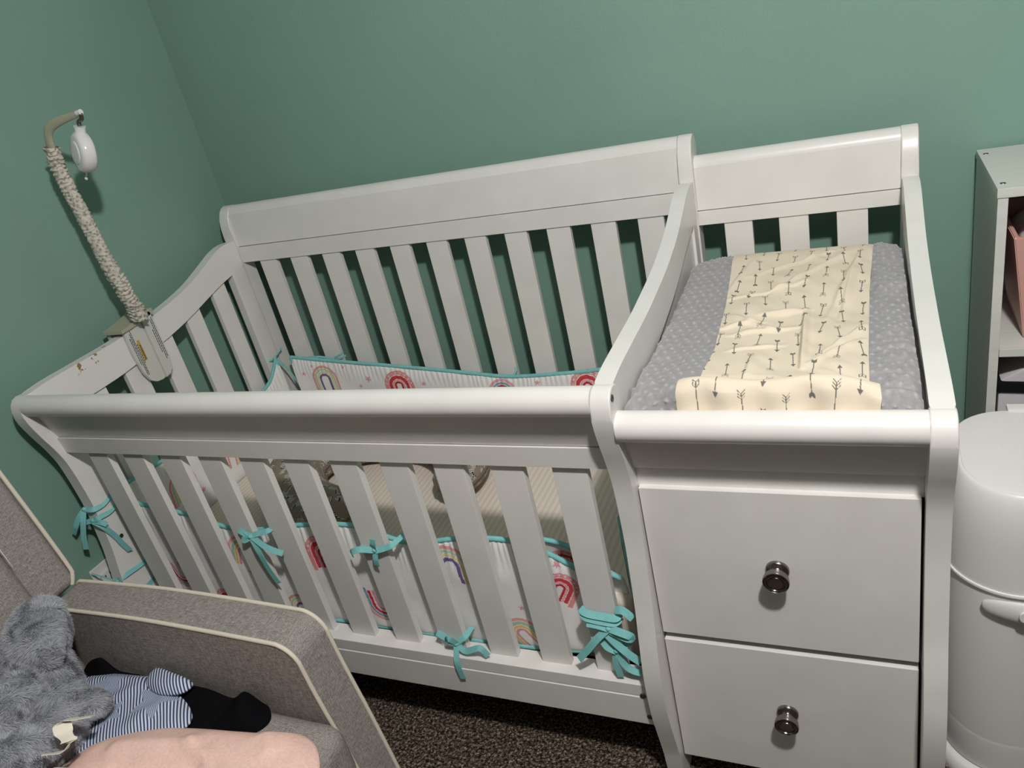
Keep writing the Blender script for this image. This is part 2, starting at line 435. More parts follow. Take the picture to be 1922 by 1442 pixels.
box('end_bottom_rail', (.058, .262, .20), (.084, .888, .28), WH, crib)
box('end_stile', (XM0 + .003, .905, .60), (XM1 - .003, .9445, .92), WH, crib, bev=.002)
box('end_stile', (XR0 + .003, .905, .60), (XR1 - .003, .9445, .88), WH, crib, bev=.002)
prism('side_panel', [(.235, .10), (.95, .10), (.95, .91), (.89, .91), (.67, .86), (.5, .84), (.235, .835)], 'x', XM0 + .006, XM1 - .009, WH, crib, bev=0)
prism('side_panel', [(.235, .10), (.95, .10), (.95, .87), (.89, .86), (.67, .82), (.5, .80), (.235, .79)], 'x', XR0 + .009, XR1 - .006, WH, crib, bev=0)
# cabinet: deck, back, floor and two drawers
box('changing_deck', (XM1 - .008, .236, .765), (XR0 + .008, .945, .780), WH, crib, bev=.001)
box('cabinet_back', (XM1 - .008, .935, .10), (XR0 + .008, .945, .765), WH, crib, bev=0)
box('cabinet_floor', (XM1 - .008, .245, .085), (XR0 + .008, .935, .100), WH, crib, bev=0)
def drawer(z0, z1, kx, kz):
    d = box('drawer', (1.4255, .2172, z0), (1.8235, .2350, z1), WH, crib, bev=.0012)
    box('drawer_box', (1.4355, .235, z0 + .03), (1.815, .70, z1 - .05), WH, d, bev=0)
    prof = [(0, .0330), (.0070, .0335), (.0110, .0322), (.0120, .0305), (.0130, .0305), (.0142, .0328), (.0155, .0328), (.0160, .0308), (.0170, .0308), (.0185, .0325), (.0196, .0318), (.0202, .0290), (.0200, .0262), (.0190, .0252), (.0194, .0235), (.0184, .0222), (.0186, .0205), (.0172, .0194), (.0120, .0185), (.0095, .0165), (.0088, .0125), (.0095, .0095), (.0120, .0075), (.0150, .0066), (.0172, .0052), (.0180, .0030), (.0180, -.0004)]
    bm = bmesh.new(); bm_lathe(bm, prof, Matrix.Translation((kx, .2172, kz)) @ Matrix.Rotation(math.pi / 2, 4, 'X'), 40)
    k = from_bm('knob', bm, MT['metal'], d, True, 40); k['label'] = 'round pewter drawer knob'
drawer(.3955, .7045, 1.6265, .559); drawer(.0755, .3790, 1.6235, .2385)

# ------------------------------------------------------------------ mattress
bm = bmesh.new(); bm_box(bm, (.118, .274, .235), (1.355, .915, .405), .016, 4)
mt = from_bm('crib_mattress', bm, MT['sheet']); tag(mt, 'crib mattress in a pink beige striped fitted sheet inside the slats', 'mattress')

# ------------------------------------------------------------------ prints
W_ = lin((236, 236, 234))
def C(c): return lin(c)
KINDS = {
 'pastel': [(.030, .036, (226, 160, 152)), (.0235, .0285, (178, 206, 184)), (.0170, .0222, (228, 212, 160)), (.0095, .0155, (110, 98, 146))],
 'red': [(.0265, .036, (226, 150, 150)), (.0165, .0250, (204, 66, 76)), (.0125, .0150, (232, 150, 150)), (.0060, .0112, (196, 44, 60))],
 'blue': [(.030, .036, (228, 164, 170)), (.0235, .0285, (120, 166, 184)), (.0160, .0220, (206, 50, 72)), (.008, .0130, (226, 150, 160))],
 'green': [(.030, .036, (228, 168, 160)), (.0215, .0285, (170, 200, 182)), (.0150, .0200, (230, 196, 110)), (.008, .0130, (226, 150, 160))]}
def rainbow_print(S, H, motifs, stars):
    c = np.broadcast_to(W_, S.shape + (3,)).copy()
    for kind, s0, h0, ang, sc in motifs:
        ca, sa = math.cos(ang), math.sin(ang)
        dx = (S - s0) / (sc * 1.28); dy = (H - h0) / (sc * 1.28)
        x = dx * ca + dy * sa; y = -dx * sa + dy * ca
        r = np.where(y > 0, np.hypot(x, y), np.abs(x)); ok = (y > -.036)
        for r0, r1, col in KINDS[kind]:
            rr = ok & (r > r0) & (r < r1) & (y > -.036 + .006 * (r0 < .02)); c[rr] = lin(col)
        if kind == 'red':
            th = np.arctan2(y, x)
            for k in range(9):
                a = math.pi * (k + .5) / 9
                c[np.hypot(x - .031 * math.cos(a), y - .031 * math.sin(a)) < .0022] = lin((214, 214, 220))
    for s0, h0, r0, ang in stars:
        dx = S - s0; dy = H - h0; r = np.hypot(dx, dy); th = np.arctan2(dy, dx) + ang
        k = np.abs(((th * 5 / (2 * math.pi)) % 1) - .5) * 2
        c[r < r0 * (.42 + .58 * k ** 1.6)] = lin((222, 158, 172))
    return c
def bumper(name, label, ax, top, z0, thick, motifs, stars, lean=0., wave=.004, group='rainbow crib bumpers', ripple=.0016):
    """ax: polyline (x,y) of the pad's centre line; top: z of top edge at the same stations"""
    A = np.array(ax, float); seg = np.r_[0, np.cumsum(np.hypot(*np.diff(A, axis=0).T))]
    L = seg[-1]; nu = int(L / .0017); s = np.linspace(0, L, nu)
    sp = spline([(a, b, t) for (a, b), t in zip(ax, top)], 12)
    Q = np.array([tuple(p) for p in sp]); sq = np.r_[0, np.cumsum(np.hypot(*np.diff(Q[:, :2], axis=0).T))]
    X = np.interp(s, sq / sq[-1] * L, Q[:, 0]); Y = np.interp(s, sq / sq[-1] * L, Q[:, 1]); Z1 = np.interp(s, sq / sq[-1] * L, Q[:, 2])
    tx = np.gradient(X); ty = np.gradient(Y); n = np.hypot(tx, ty); nx, ny = ty / n, -tx / n
    hh = float(np.mean(Z1) - z0); nv = int(2 * hh / .0017) // 4 * 4
    a = np.linspace(0, 2 * math.pi, nv, endpoint=False)
    ca = np.sign(np.cos(a)) * np.abs(np.cos(a)) ** .32
    saw = np.interp(a, [0, .5 * math.pi, 1.5 * math.pi, 2 * math.pi], [0, 1, -1, 0])   # uniform height
    w = np.sign(np.cos(a)) * (1 - np.abs(saw) ** 5) ** .5
    S = np.repeat(s[:, None], nv, 1); V = np.repeat((saw * .5 + .5)[None], nu, 0)
    Hh = z0 + V * (Z1[:, None] - z0)
    off = w[None] * thick / 2
    puff = 1 + .25 * np.sin(S * 21 + 1) * np.sin(V * 3.1)
    rip = ripple * np.sin(S * 420 + 6 * vnoise(S * 30, V * 2, 5)) * np.clip((V - .7) * 3.3, 0, 1) + .004 * (vnoise(S * 22, Hh * 22, 3) - .5)
    dist = off * puff + rip * np.sign(w)[None] * (np.abs(w)[None] > .3) + wave * np.sin(S * 8) * V + lean * V
    P = np.stack([X[:, None] + nx[:, None] * dist, Y[:, None] + ny[:, None] * dist, Hh], -1)
    c = rainbow_print(S, Hh, motifs, stars)
    root = empty(name, (float(np.mean(X)), float(np.mean(Y)), z0), label, 'crib bumper', group)
    mesh_grid('quilted_panel', P, False, True, c, 'print', MT['print'], root)
    # teal binding on top and bottom edges and both ends
    i1 = int(nv * .25); i0 = int(nv * .75)
    def pick(j, dz): return [Vector(P[k, j]) + Vector((0, 0, dz)) for k in list(range(0, nu, 8)) + [nu - 1]]
    for j, dz, nm in ((i1, .001, 'top_binding'), (i0, -.001, 'bottom_binding')):
        bm = bmesh.new(); bm_sweep(bm, pick(j, dz), ring(.0052, 8, .0056)); from_bm(nm, bm, MT['teal'], root, True, 70)
    for k, nm in ((0, 'end_binding'), (nu - 1, 'end_binding')):
        m_ = [Vector(((P[k, j] + P[k, (-j) % nv + (0 if j else 0)]) / 2) if False else P[k, j]) for j in range(0, 1)]
        x_, y_ = float(X[k]), float(Y[k])
        pts = []
        for t in np.linspace(0, 1, 12):
            dd = wave * math.sin(s[k] * 8) * t + lean * t
            pts.append(Vector((x_ + nx[k] * dd, y_ + ny[k] * dd, z0 + t * (Z1[k] - z0))))
        bm = bmesh.new(); bm_sweep(bm, pts, ring(.0065, 8)); from_bm(nm, bm, MT['teal'], root, True, 70)
    return root
def rstars(a, b, z0, z1, n, seed):
    r = random.Random(seed)
    return [(a + (b - a) * (i + r.uniform(.2, .8)) / n, r.uniform(z0, z1), r.uniform(.0065, .0105), r.uniform(0, 6)) for i in range(n)]
def tie(parent, strips, knots=(), w=.0125, up=(0, -.75, .66)):
    fns = [ribbon_fn(p, w, .0014, up) for p in strips] + [ball_fn(k, (.0062, .0055, .0055)) for k in knots]
    return join_parts('tie', fns, MT['teal'], parent)

# front bumper (s = x - x0)
fx = [.108, .20, .312, .452, .56, .645, .79, .91, 1.027, 1.122, 1.19, 1.245, 1.285]
fz = [.572, .559, .549, .515, .523, .536, .545, .517, .538, .545, .527, .490, .452]
fy = [.258, .256, .252, .250, .251, .252, .252, .250, .250, .252, .256, .262, .272]
o0 = .108
fm = [('blue', .20 - o0, .36, math.pi + .2, .95), ('green', .455 - o0, .455, -.25, 1.0), ('red', .682 - o0, .47, .1, 1.0), ('blue', .80 - o0, .345, math.pi + .1, 1.0),
      ('pastel', 1.005 - o0, .475, .05, 1.08), ('red', 1.225 - o0, .435, -.5, .8), ('green', 1.125 - o0, .312, .5, .9), ('pastel', .56 - o0, .30, 0, .9), ('red', .33 - o0, .29, .3, .9)]
B1 = bumper('crib_bumper', 'long front bumper pad with rainbow print tied to the front crib slats', list(zip(fx, fy)), fz, .272, .014, fm, rstars(.02, 1.16, .30, .51, 13, 3), group=None, lean=-.006)
# back bumper: from right to left so that its outward side is the room side
bx = [.150, .30, .45, .61, .75, .87, 1.0, 1.137, 1.30]
bz = [.628, .614, .597, .574, .553, .540, .547, .560, .585]
bp_ = [(x, .925 - .004 * math.sin(i)) for i, x in enumerate(bx)]
o1 = .15
bmf = [('pastel', .262 - o1, .555, 0, 1.), ('red', .52 - o1, .528, 0, 1.05), ('blue', .845 - o1, .49, 0, 1.), ('red', 1.10 - o1, .515, 0, 1.05), ('pastel', .40 - o1, .42, 3.1, .9), ('green', .70 - o1, .42, 0, .9), ('blue', .98 - o1, .40, 3.3, .9)]
bst = [(.185 - o1, .575, .008, 0), (.34 - o1, .595, .0075, 1), (.42 - o1, .553, .012, .4), (.385 - o1, .53, .008, 2), (.225 - o1, .60, .006, 0), (.60 - o1, .53, .008, 1), (.70 - o1, .51, .009, 2), (.955 - o1, .525, .009, 1), (1.03 - o1, .51, .009, .3)]
B2 = bumper('crib_bumper', 'long back bumper pad with rainbow print against the back slats', bp_, bz, .388, .014, bmf, bst + rstars(.05, 1.1, .42, .5, 7, 9), group=None)
# left end bumper
lp = [(.098, .285), (.102, .40), (.106, .50), (.104, .62), (.102, .75), (.103, .85), (.106, .905)]
lz = [.600, .590, .578, .566, .562, .580, .632]
B3 = bumper('crib_bumper', 'short bumper pad with pink print at the left end below the mobile arm', lp[::-1], lz[::-1], .388, .014,
            [('red', .09, .515, 0, .9), ('green', .30, .48, .2, 1.), ('pastel', .48, .50, .1, 1.)], rstars(.02, .6, .43, .56, 8, 5), group=None)
rp = [(1.366, .272), (1.372, .36), (1.372, .50), (1.372, .70), (1.374, .90)]
rz = [.60, .590, .575, .565, .59]
B4 = bumper('crib_bumper', 'short bumper pad hanging against the side of the changing table', rp, rz, .33, .012,
            [('green', .05, .455, .1, 1.), ('pastel', .25, .48, 0, 1.)], rstars(.02, .6, .43, .56, 6, 6), group=None)
# loose folded corner of the front bumper
def flap():
    nu, nv = 90, 70
    u = np.linspace(0, 1, nu)[:, None] * np.ones((1, nv)); v = np.ones((nu, 1)) * np.linspace(0, 1, nv)[None]
    X = 1.19 + .155 * u; Z = .30 + v * (.225 - .07 * u) ; Y = .285 + .02 * np.sin(v * 3) + .012 * np.sin(u * 5)
    P = np.stack([X, Y, Z], -1)
    c = rainbow_print(u * .155, Z, [('red', .03, .45, -.6, .8)], [(.07, .36, .009, 0), (.03, .33, .007, 1)])
    o = mesh_grid('folded_corner', P, False, False, c, 'print', MT['print'], B1)
    s = o.modifiers.new('t', 'SOLIDIFY'); s.thickness = .006
    pts = [Vector(P[k, -1]) for k in range(0, nu, 4)]
    bm = bmesh.new(); bm_sweep(bm, pts, ring(.005, 8)); from_bm('corner_binding', bm, MT['teal'], B1, True, 70)
flap()
# ties (each a knotted ribbon)
Y1 = .2105
tie(B1, [[(.512,Y1+.004,.550),(.523,Y1,.548),(.545,Y1-.003,.542)], [(.545,Y1-.003,.541),(.575,Y1,.550),(.600,.215,.556),(.606,.245,.558)], [(.552,Y1-.004,.541),(.590,Y1-.012,.522),(.627,Y1-.010,.507)],
         [(.548,Y1-.004,.540),(.562,Y1-.012,.505),(.566,Y1-.010,.455),(.572,Y1-.006,.415)], [(.535,Y1-.003,.546),(.528,Y1-.008,.532),(.546,Y1-.004,.538)]], [(.547, Y1 - .004, .541)])
tie(B1, [[(.806,Y1-.004,.516),(.815,Y1-.010,.530),(.838,Y1-.010,.538),(.866,Y1-.004,.534)], [(.868,Y1-.004,.535),(.872,Y1-.008,.550),(.874,Y1-.007,.564)], [(.868,Y1-.004,.532),(.866,Y1-.009,.515),(.864,Y1-.008,.498)],
         [(.870,Y1-.004,.533),(.895,Y1-.002,.541),(.912,.212,.548),(.920,.245,.548)], [(.826,.214,.531),(.84,Y1,.530),(.866,Y1-.002,.531)]], [(.868, Y1 - .004, .534)])
tie(B1, [[(.942,.214,.318),(.965,Y1,.309),(.984,Y1-.004,.303)], [(.986,Y1-.004,.302),(.975,Y1-.012,.318),(.982,Y1-.014,.324),(.990,Y1-.006,.306)], [(.987,Y1-.004,.300),(.990,.1865,.270),(.993,.1860,.226)],
         [(.989,Y1-.004,.302),(1.008,Y1-.010,.292),(1.030,Y1-.012,.302),(1.048,Y1-.012,.308),(1.061,Y1-.012,.290)], [(.99,Y1-.003,.305),(1.000,Y1,.312),(1.010,.216,.318),(1.012,.24,.318)]], [(.987, Y1 - .004, .302)])
Y2 = .2085
tie(B1, [[(1.278,.215,.432),(1.290,Y2,.428),(1.320,Y2-.001,.425),(1.346,Y2,.424),(1.350,.222,.428)], [(1.280,.214,.421),(1.292,Y2-.002,.418),(1.34,Y2-.002,.414),(1.349,.220,.416)],
         [(1.289,Y2-.004,.408),(1.31,Y2-.006,.408),(1.329,Y2-.006,.403)], [(1.331,Y2-.006,.403),(1.350,Y2-.012,.404),(1.372,Y2-.010,.393),(1.362,Y2-.008,.386),(1.333,Y2-.006,.398)],
         [(1.327,Y2-.006,.400),(1.305,Y2-.012,.378),(1.285,Y2-.014,.352),(1.261,Y2-.014,.322)], [(1.322,Y2-.006,.392),(1.340,Y2-.010,.372),(1.360,Y2-.012,.352),(1.380,Y2-.010,.332)],
         [(1.345,.214,.438),(1.362,.208,.444),(1.378,.206,.430)]], [(1.330, Y2 - .006, .402)], w=.014)
tie(B1, [[(1.310,Y2-.003,.372),(1.320,Y2-.008,.358),(1.336,Y2-.008,.350)], [(1.336,Y2-.007,.350),(1.332,Y2-.010,.325),(1.336,Y2-.010,.287)], [(1.338,Y2-.007,.348),(1.346,Y2-.010,.325),(1.358,Y2-.010,.310),(1.376,Y2-.008,.303)],
         [(1.336,Y2-.006,.351),(1.350,Y2-.004,.360),(1.362,.216,.366)]], [(1.336, Y2 - .007, .350)])
# ties round the left front post
xf = .0875
tie(B3, [[(.098,.262,.596),(xf,.249,.592),(xf,.225,.586),(xf,.203,.588),(.080,.196,.590),(.060,.196,.591)], [(.058,.195,.590),(.045,.182,.575),(.030,.172,.552),(.012,.170,.532)],
         [(.058,.194,.590),(.056,.180,.565),(.046,.170,.53),(.036,.165,.492)]], [(.058, .195, .591)], up=(.55, -.65, .5))
tie(B3, [[(.098,.262,.566),(xf,.247,.562),(xf,.225,.560),(xf,.201,.564),(.082,.195,.562),(.070,.195,.560)], [(.068,.193,.559),(.045,.188,.556),(.030,.185,.556)],
         [(.070,.193,.557),(.092,.196,.540),(.096,.208,.505),(.096,.215,.475),(.095,.224,.445)], [(.070,.193,.558),(.095,.196,.553),(.104,.200,.545)]], [(.069, .194, .559)], up=(.55, -.65, .5))
tie(B3, [[(.096,.262,.392),(xf,.250,.389),(xf,.220,.392),(xf,.190,.396),(.080,.178,.392),(.068,.176,.386)],
         [(.068,.174,.384),(.075,.172,.365),(.078,.172,.345)]], [(.067, .175, .386)], up=(.55, -.65, .5))
tie(B3, [[(.066,.175,.386),(.04,.170,.398),(.012,.168,.405),(-.001,.166,.410)]], [], w=.004)
tie(B3, [[(.096,.262,.335),(xf,.250,.332),(xf,.222,.330),(xf,.198,.332),(.080,.186,.335)]], [], up=(1, 0, 0))
# ties at the back left corner
tie(B3, [[(.104,.915,.640),(.100,.938,.645),(.110,.942,.655)], [(.104,.905,.636),(.090,.90,.632),(.072,.895,.628)], [(.106,.905,.636),(.125,.915,.60),(.140,.925,.54),(.150,.930,.48)]], [(.105, .905, .637)], w=.006)
tie(B2, [[(.205,.932,.622),(.25,.936,.621),(.30,.934,.614)], [(.30,.934,.614),(.325,.928,.625),(.348,.926,.634)], [(.302,.934,.614),(.33,.926,.618),(.356,.926,.626)], [(.30,.933,.614),(.302,.924,.605)]], [(.302, .932, .614)], w=.006)
tie(B2, [[(.888,.930,.548),(.892,.940,.556),(.890,.944,.562)]], [], w=.006)

# ------------------------------------------------------------------ zebra nursing pillow
def zebra_print(S, T, seed=1):
    c = np.broadcast_to(lin((142, 128, 114)), S.shape + (3,)).copy()
    r = random.Random(seed); Smax, Tmax = S.max(), T.max()
    for i in range(int(Smax / .036)):
        for j in range(int(Tmax / .037)):
            s0 = (i + .5 + (j % 2) * .5) * .036 + r.uniform(-.004, .004); t0 = (j + .5) * .037 + r.uniform(-.004, .004)
            a = r.uniform(-.7, .7); ca, sa = math.cos(a), math.sin(a); f = 1 if r.random() < .5 else -1
            mask = (np.abs(S - s0) < .031) & (np.abs(T - t0) < .031)
            ii = np.nonzero(mask); dx = (S[ii] - s0) / 1.05; dy = (T[ii] - t0) / 1.05
            x = (dx * ca + dy * sa) * f; y = -dx * sa + dy * ca
            body = (x / .0125) ** 2 + (y / .0062) ** 2 < 1
            neck = (np.abs(x - .0125 - (y - .003) * .35) < .0030) & (y > 0) & (y < .0135)
            head = ((x - .0185) / .0048) ** 2 + ((y - .0115) / .0026) ** 2 < 1
            legs = (y < -.003) & (y > -.0140) & ((np.abs(np.abs(x) - .0075) < .0013) | (np.abs(np.abs(x) - .0045) < .0011))
            st = np.sin((x + .25 * y) * 2 * math.pi / .0040) > .1
            cc = c[ii]; z = body | neck | legs | head
            cc[z & st] = lin((30, 28, 28)); cc[z & ~st] = lin((226, 222, 214))
            mane = (np.abs(x - .0098 - (y - .003) * .35) < .0012) & (y > .002) & (y < .015); cc[mane] = lin((24, 22, 22))
            c[ii] = cc
    for i in range(int(Smax * 90)):
        s0 = r.uniform(0, Smax); t0 = r.uniform(0, Tmax); mask = np.hypot(S - s0, T - t0) < .0014; c[mask] = lin((34, 30, 28))
    return c
def nursing():
    pth = spline([(.668,.372,.47),(.575,.392,.47),(.475,.440,.472),(.395,.535,.475),(.400,.650,.475),(.500,.720,.475),(.640,.740,.475),(.770,.710,.475),(.850,.630,.472),(.868,.545,.47),(.862,.495,.468)], 10)
    N = 1000; Q = np.array([tuple(p) for p in pth]); sq = np.r_[0, np.cumsum(np.linalg.norm(np.diff(Q, axis=0), axis=1))]; L = sq[-1]
    s = np.linspace(0, L, N); P0 = np.stack([np.interp(s, sq, Q[:, k]) for k in range(3)], 1)
    k = np.ones(15) / 15; 
    T = np.gradient(P0, axis=0); T /= np.linalg.norm(T, axis=1)[:, None]
    side = np.stack([T[:, 1], -T[:, 0], np.zeros(N)], 1); side /= np.linalg.norm(side, axis=1)[:, None]
    e = np.minimum(s, L - s); rr = (.078 - .022 * np.exp(-((s - L) / .16) ** 2)) * np.clip(1 - np.clip(1 - e / .075, 0, 1) ** 2.2, 0, 1) ** .5 + .0012
    M = 360; a = np.linspace(0, 2 * math.pi, M, endpoint=False)
    A = a[None]; S = s[:, None] * np.ones((1, M)); bump = 1 + .05 * (vnoise(S * 14, A * 2.2, 2) - .5)
    off = rr[:, None] * np.cos(A) * bump; up = rr[:, None] * .80 * np.sin(A) * bump
    P = P0[:, None] + side[:, None] * off[..., None]; P[..., 2] = .4065 + .062 + up - .0
    col = zebra_print(S, A * .078 * np.ones_like(S), 3)
    root = empty('nursing_pillow', (.62, .57, .405), 'curved nursing pillow with zebra print lying on the crib mattress', 'nursing pillow')
    mesh_grid('pillow_cover', P, False, True, col, 'print', MT['zebra'], root)
    for j in (0, M // 2):
        pts = [Vector(P[i, j]) for i in range(0, N, 8)]
        bm = bmesh.new(); bm_sweep(bm, pts, ring(.0042, 8)); from_bm('piping', bm, MT['taupe'], root, True, 70)
nursing()

# ------------------------------------------------------------------ changing pad
def arrow_print(X, A):
    c = np.broadcast_to(lin((225, 213, 192)), X.shape + (3,)).copy(); r = random.Random(11); g = lin((112, 108, 102))
    cx = np.arange(1.505, 1.80, .031)
    for i, x0 in enumerate(cx):
        n = 11
        for j in range(n):
            a0 = .030 + j * .082 + (i % 2) * .041 + (.018 if (i % 3) == 1 else 0) + r.uniform(-.008, .008); xx = x0 + r.uniform(-.003, .003); f = -1 if r.random() < .62 else 1
            ii = np.nonzero((np.abs(X - xx) < .012) & (np.abs(A - a0) < .036))
            dx = X[ii] - xx - .12 * (A[ii] - a0) * r.uniform(-1, 1); y = (A[ii] - a0) * f
            k = r.randrange(3); ln = .0235
            sh = (np.abs(dx) < .0007) & (np.abs(y) < ln)
            hd = (y > ln - .007) & (y < ln + .002) & (np.abs(dx) < (ln + .002 - y) * .44)
            if k == 0: fl = (np.abs(dx) < .0038) & (y + ln + np.abs(dx) * .9 > -.001) & (y + ln + np.abs(dx) * .9 < .0060)
            elif k == 1:
                q = (y + ln + np.abs(dx) * 1.1); fl = (np.abs(dx) < .0050) & (q > -.002) & (q < .011) & ((q % .0042) < .0015)
            else:
                q = (y + ln + np.abs(dx) * .9); fl = (np.abs(dx) < .0048) & (q > -.001) & (q < .008) & ((q < .0006) | (q > .0066) | (np.abs(dx) > .0036) | (np.abs(dx) < .001))
            cc = c[ii]; cc[sh | hd | fl] = g; c[ii] = cc
    return c
PAD = [(.206,.785),(.2055,.82),(.2065,.858),(.209,.880),(.216,.892),(.226,.8935),(.236,.886),(.250,.876),(.30,.868),(.40,.860),(.50,.857),(.60,.857),(.70,.859),(.80,.858),(.87,.850),(.905,.838),(.918,.815),(.920,.785)]
PS = spline([(a, b, 0) for a, b in PAD], 16); PQ = np.array([(p.x, p.y) for p in PS]); PL = np.r_[0, np.cumsum(np.hypot(*np.diff(PQ, axis=0).T))]
RIDGE = []
for a, b, h, w in (((1.60,.52),(1.665,.545),.010,.012),((1.665,.545),(1.672,.30),.010,.007),((1.53,.60),(1.66,.66),.006,.009),((1.55,.44),(1.66,.47),.006,.010),((1.54,.52),(1.62,.455),.007,.010),((1.765,.86),(1.70,.50),.006,.012),((1.77,.86),(1.60,.62),.006,.010),((1.77,.88),(1.55,.72),.005,.009),((1.75,.40),(1.68,.31),.006,.009),
    ((1.76,.46),(1.69,.34),.005,.008),((1.60,.34),(1.60,.26),.005,.009),((1.55,.80),(1.52,.62),.004,.010),((1.74,.70),(1.72,.50),.005,.008),((1.56,.37),(1.64,.40),.005,.009),((1.53,.47),(1.60,.49),.006,.008),((1.70,.29),(1.73,.25),.004,.008)):
    RIDGE.append((np.array(a), np.array(b), h, w))
def pad_xyz(X, A):
    y = np.interp(A, PL, PQ[:, 0]); z = np.interp(A, PL, PQ[:, 1])
    t = (X - 1.4235) / (1.8265 - 1.4235); e = np.minimum(t, 1 - t)
    onTop = np.clip((A - .135) / .03, 0, 1) * np.clip((PL[-1] - .09 - A) / .05, 0, 1)
    edge = np.clip(1 - e / .05, 0, 1); ht = np.clip((z - .785) / .1, 0, 1)
    z = z - ht * .016 * edge ** 2
    hem = np.clip((A - .05) / .05, 0, 1) * np.clip((.165 - A) / .03, 0, 1)
    z = z - hem * .030 * np.clip(1 - e / .26, 0, 1) ** 1.6
    y = y - hem * .004 * np.sin(np.pi * np.clip(A / .12, 0, 1)) - 0 * X
    for a, b, h, w in RIDGE:
        d = b - a; L2 = d @ d; q = np.clip(((X - a[0]) * d[0] + (y - a[1]) * d[1]) / L2, 0, 1)
        dx = X - a[0] - q * d[0]; dy = y - a[1] - q * d[1]; nrm = (-d[1] * dx + d[0] * dy) / math.sqrt(L2); r = np.hypot(dx, dy)
        w2 = w * (.75 + .25 * np.tanh(nrm / .003))
        z = z + onTop * h * .95 * np.exp(-(r / w2) ** 2) * np.sin(np.pi * (.12 + .76 * q))
    z = z + onTop * (.012 * (vnoise(X * 14, A * 9, 1) - .5) + .006 * (vnoise(X * 36 + A * 20, A * 20, 2) - .5))
    front = np.clip((.118 - A) / .02, 0, 1) * np.clip(A / .03, 0, 1)
    y = y - front * (.007 * vnoise(X * 30, A * 6, 8) + .0035 * np.sin(X * 95 + A * 22) - .002)
    z = z + np.clip((A - .06) / .05, 0, 1) * np.clip((.16 - A) / .03, 0, 1) * .0035 * np.sin(X * 41 + 1)
    y = y - np.clip((A - .70), 0, 1) * 1.6 * np.clip(1 - e / .2, 0, 1) ** 2 * .35
    return np.stack([X, y, z], -1)
def xl(A): return np.interp(A, [0, .10, .120, .150, .26, .50, .84], [1.508, 1.509, 1.512, 1.535, 1.536, 1.526, 1.500])
def xr(A): return np.interp(A, [0, .10, .120, .150, .26, .50, .84], [1.766, 1.775, 1.773, 1.761, 1.761, 1.765, 1.778])
pad = empty('changing_pad', (1.625, .56, .78), 'contoured changing pad with cream arrow print cover and grey dotted plush sides', 'changing pad')
na = 900; A1 = np.linspace(0, PL[-1], na)
def strip(name, f0, f1, nx, m, cols=False, dots=False):
    t = np.linspace(0, 1, nx); X = f0(A1)[:, None] * (1 - t) + f1(A1)[:, None] * t; A = A1[:, None] * np.ones((1, nx))
    P = pad_xyz(X, A)
    if dots:
        gx, ga = .0165, .0185
        j = np.round(A / ga); xo = (j % 2) * gx / 2
        i = np.round((X - xo) / gx); d = np.hypot(X - xo - i * gx, A - j * ga)
        P[..., 2] += .0030 * np.exp(-(d / .0034) ** 2) * np.clip((A - .1) / .03, 0, 1)
        P[..., 1] -= .0028 * np.exp(-(d / .0034) ** 2) * (A < .1)
        P[..., 2] += .004 * (vnoise(X * 60, A * 60, 4) - .5) + .016 * np.abs(vnoise(X * 9 + A * 6, A * 46, 9) - .5) * np.clip((X - 1.77) / .02, 0, 1) + .008 * np.abs(vnoise(X * 14, A * 20, 5) - .5)
        dot_sheen = np.repeat((.88 + .30 * np.exp(-(d / .0032) ** 2))[..., None], 3, -1)  # nap sheen on the raised dots painted in as lighter colour
        P[..., 2] -= .004
    else: P[..., 2] += .0008
    return mesh_grid(name, P, False, False, arrow_print(X, A) if cols else dot_sheen, 'print', m, pad, flip=True)
o = strip('printed_panel', xl, xr, 330, MT['arrows'], True); o['label'] = 'cream cotton panel printed with grey arrows'
strip('plush_border', lambda A: np.full_like(A, 1.4265), xl, 90, MT['minky'], dots=True)
strip('plush_border', xr, lambda A: np.full_like(A, 1.8235), 70, MT['minky'], dots=True)
box('foam_core', (1.432, .235, .7812), (1.818, .905, .825), MT['cloth'], pad, bev=.01)

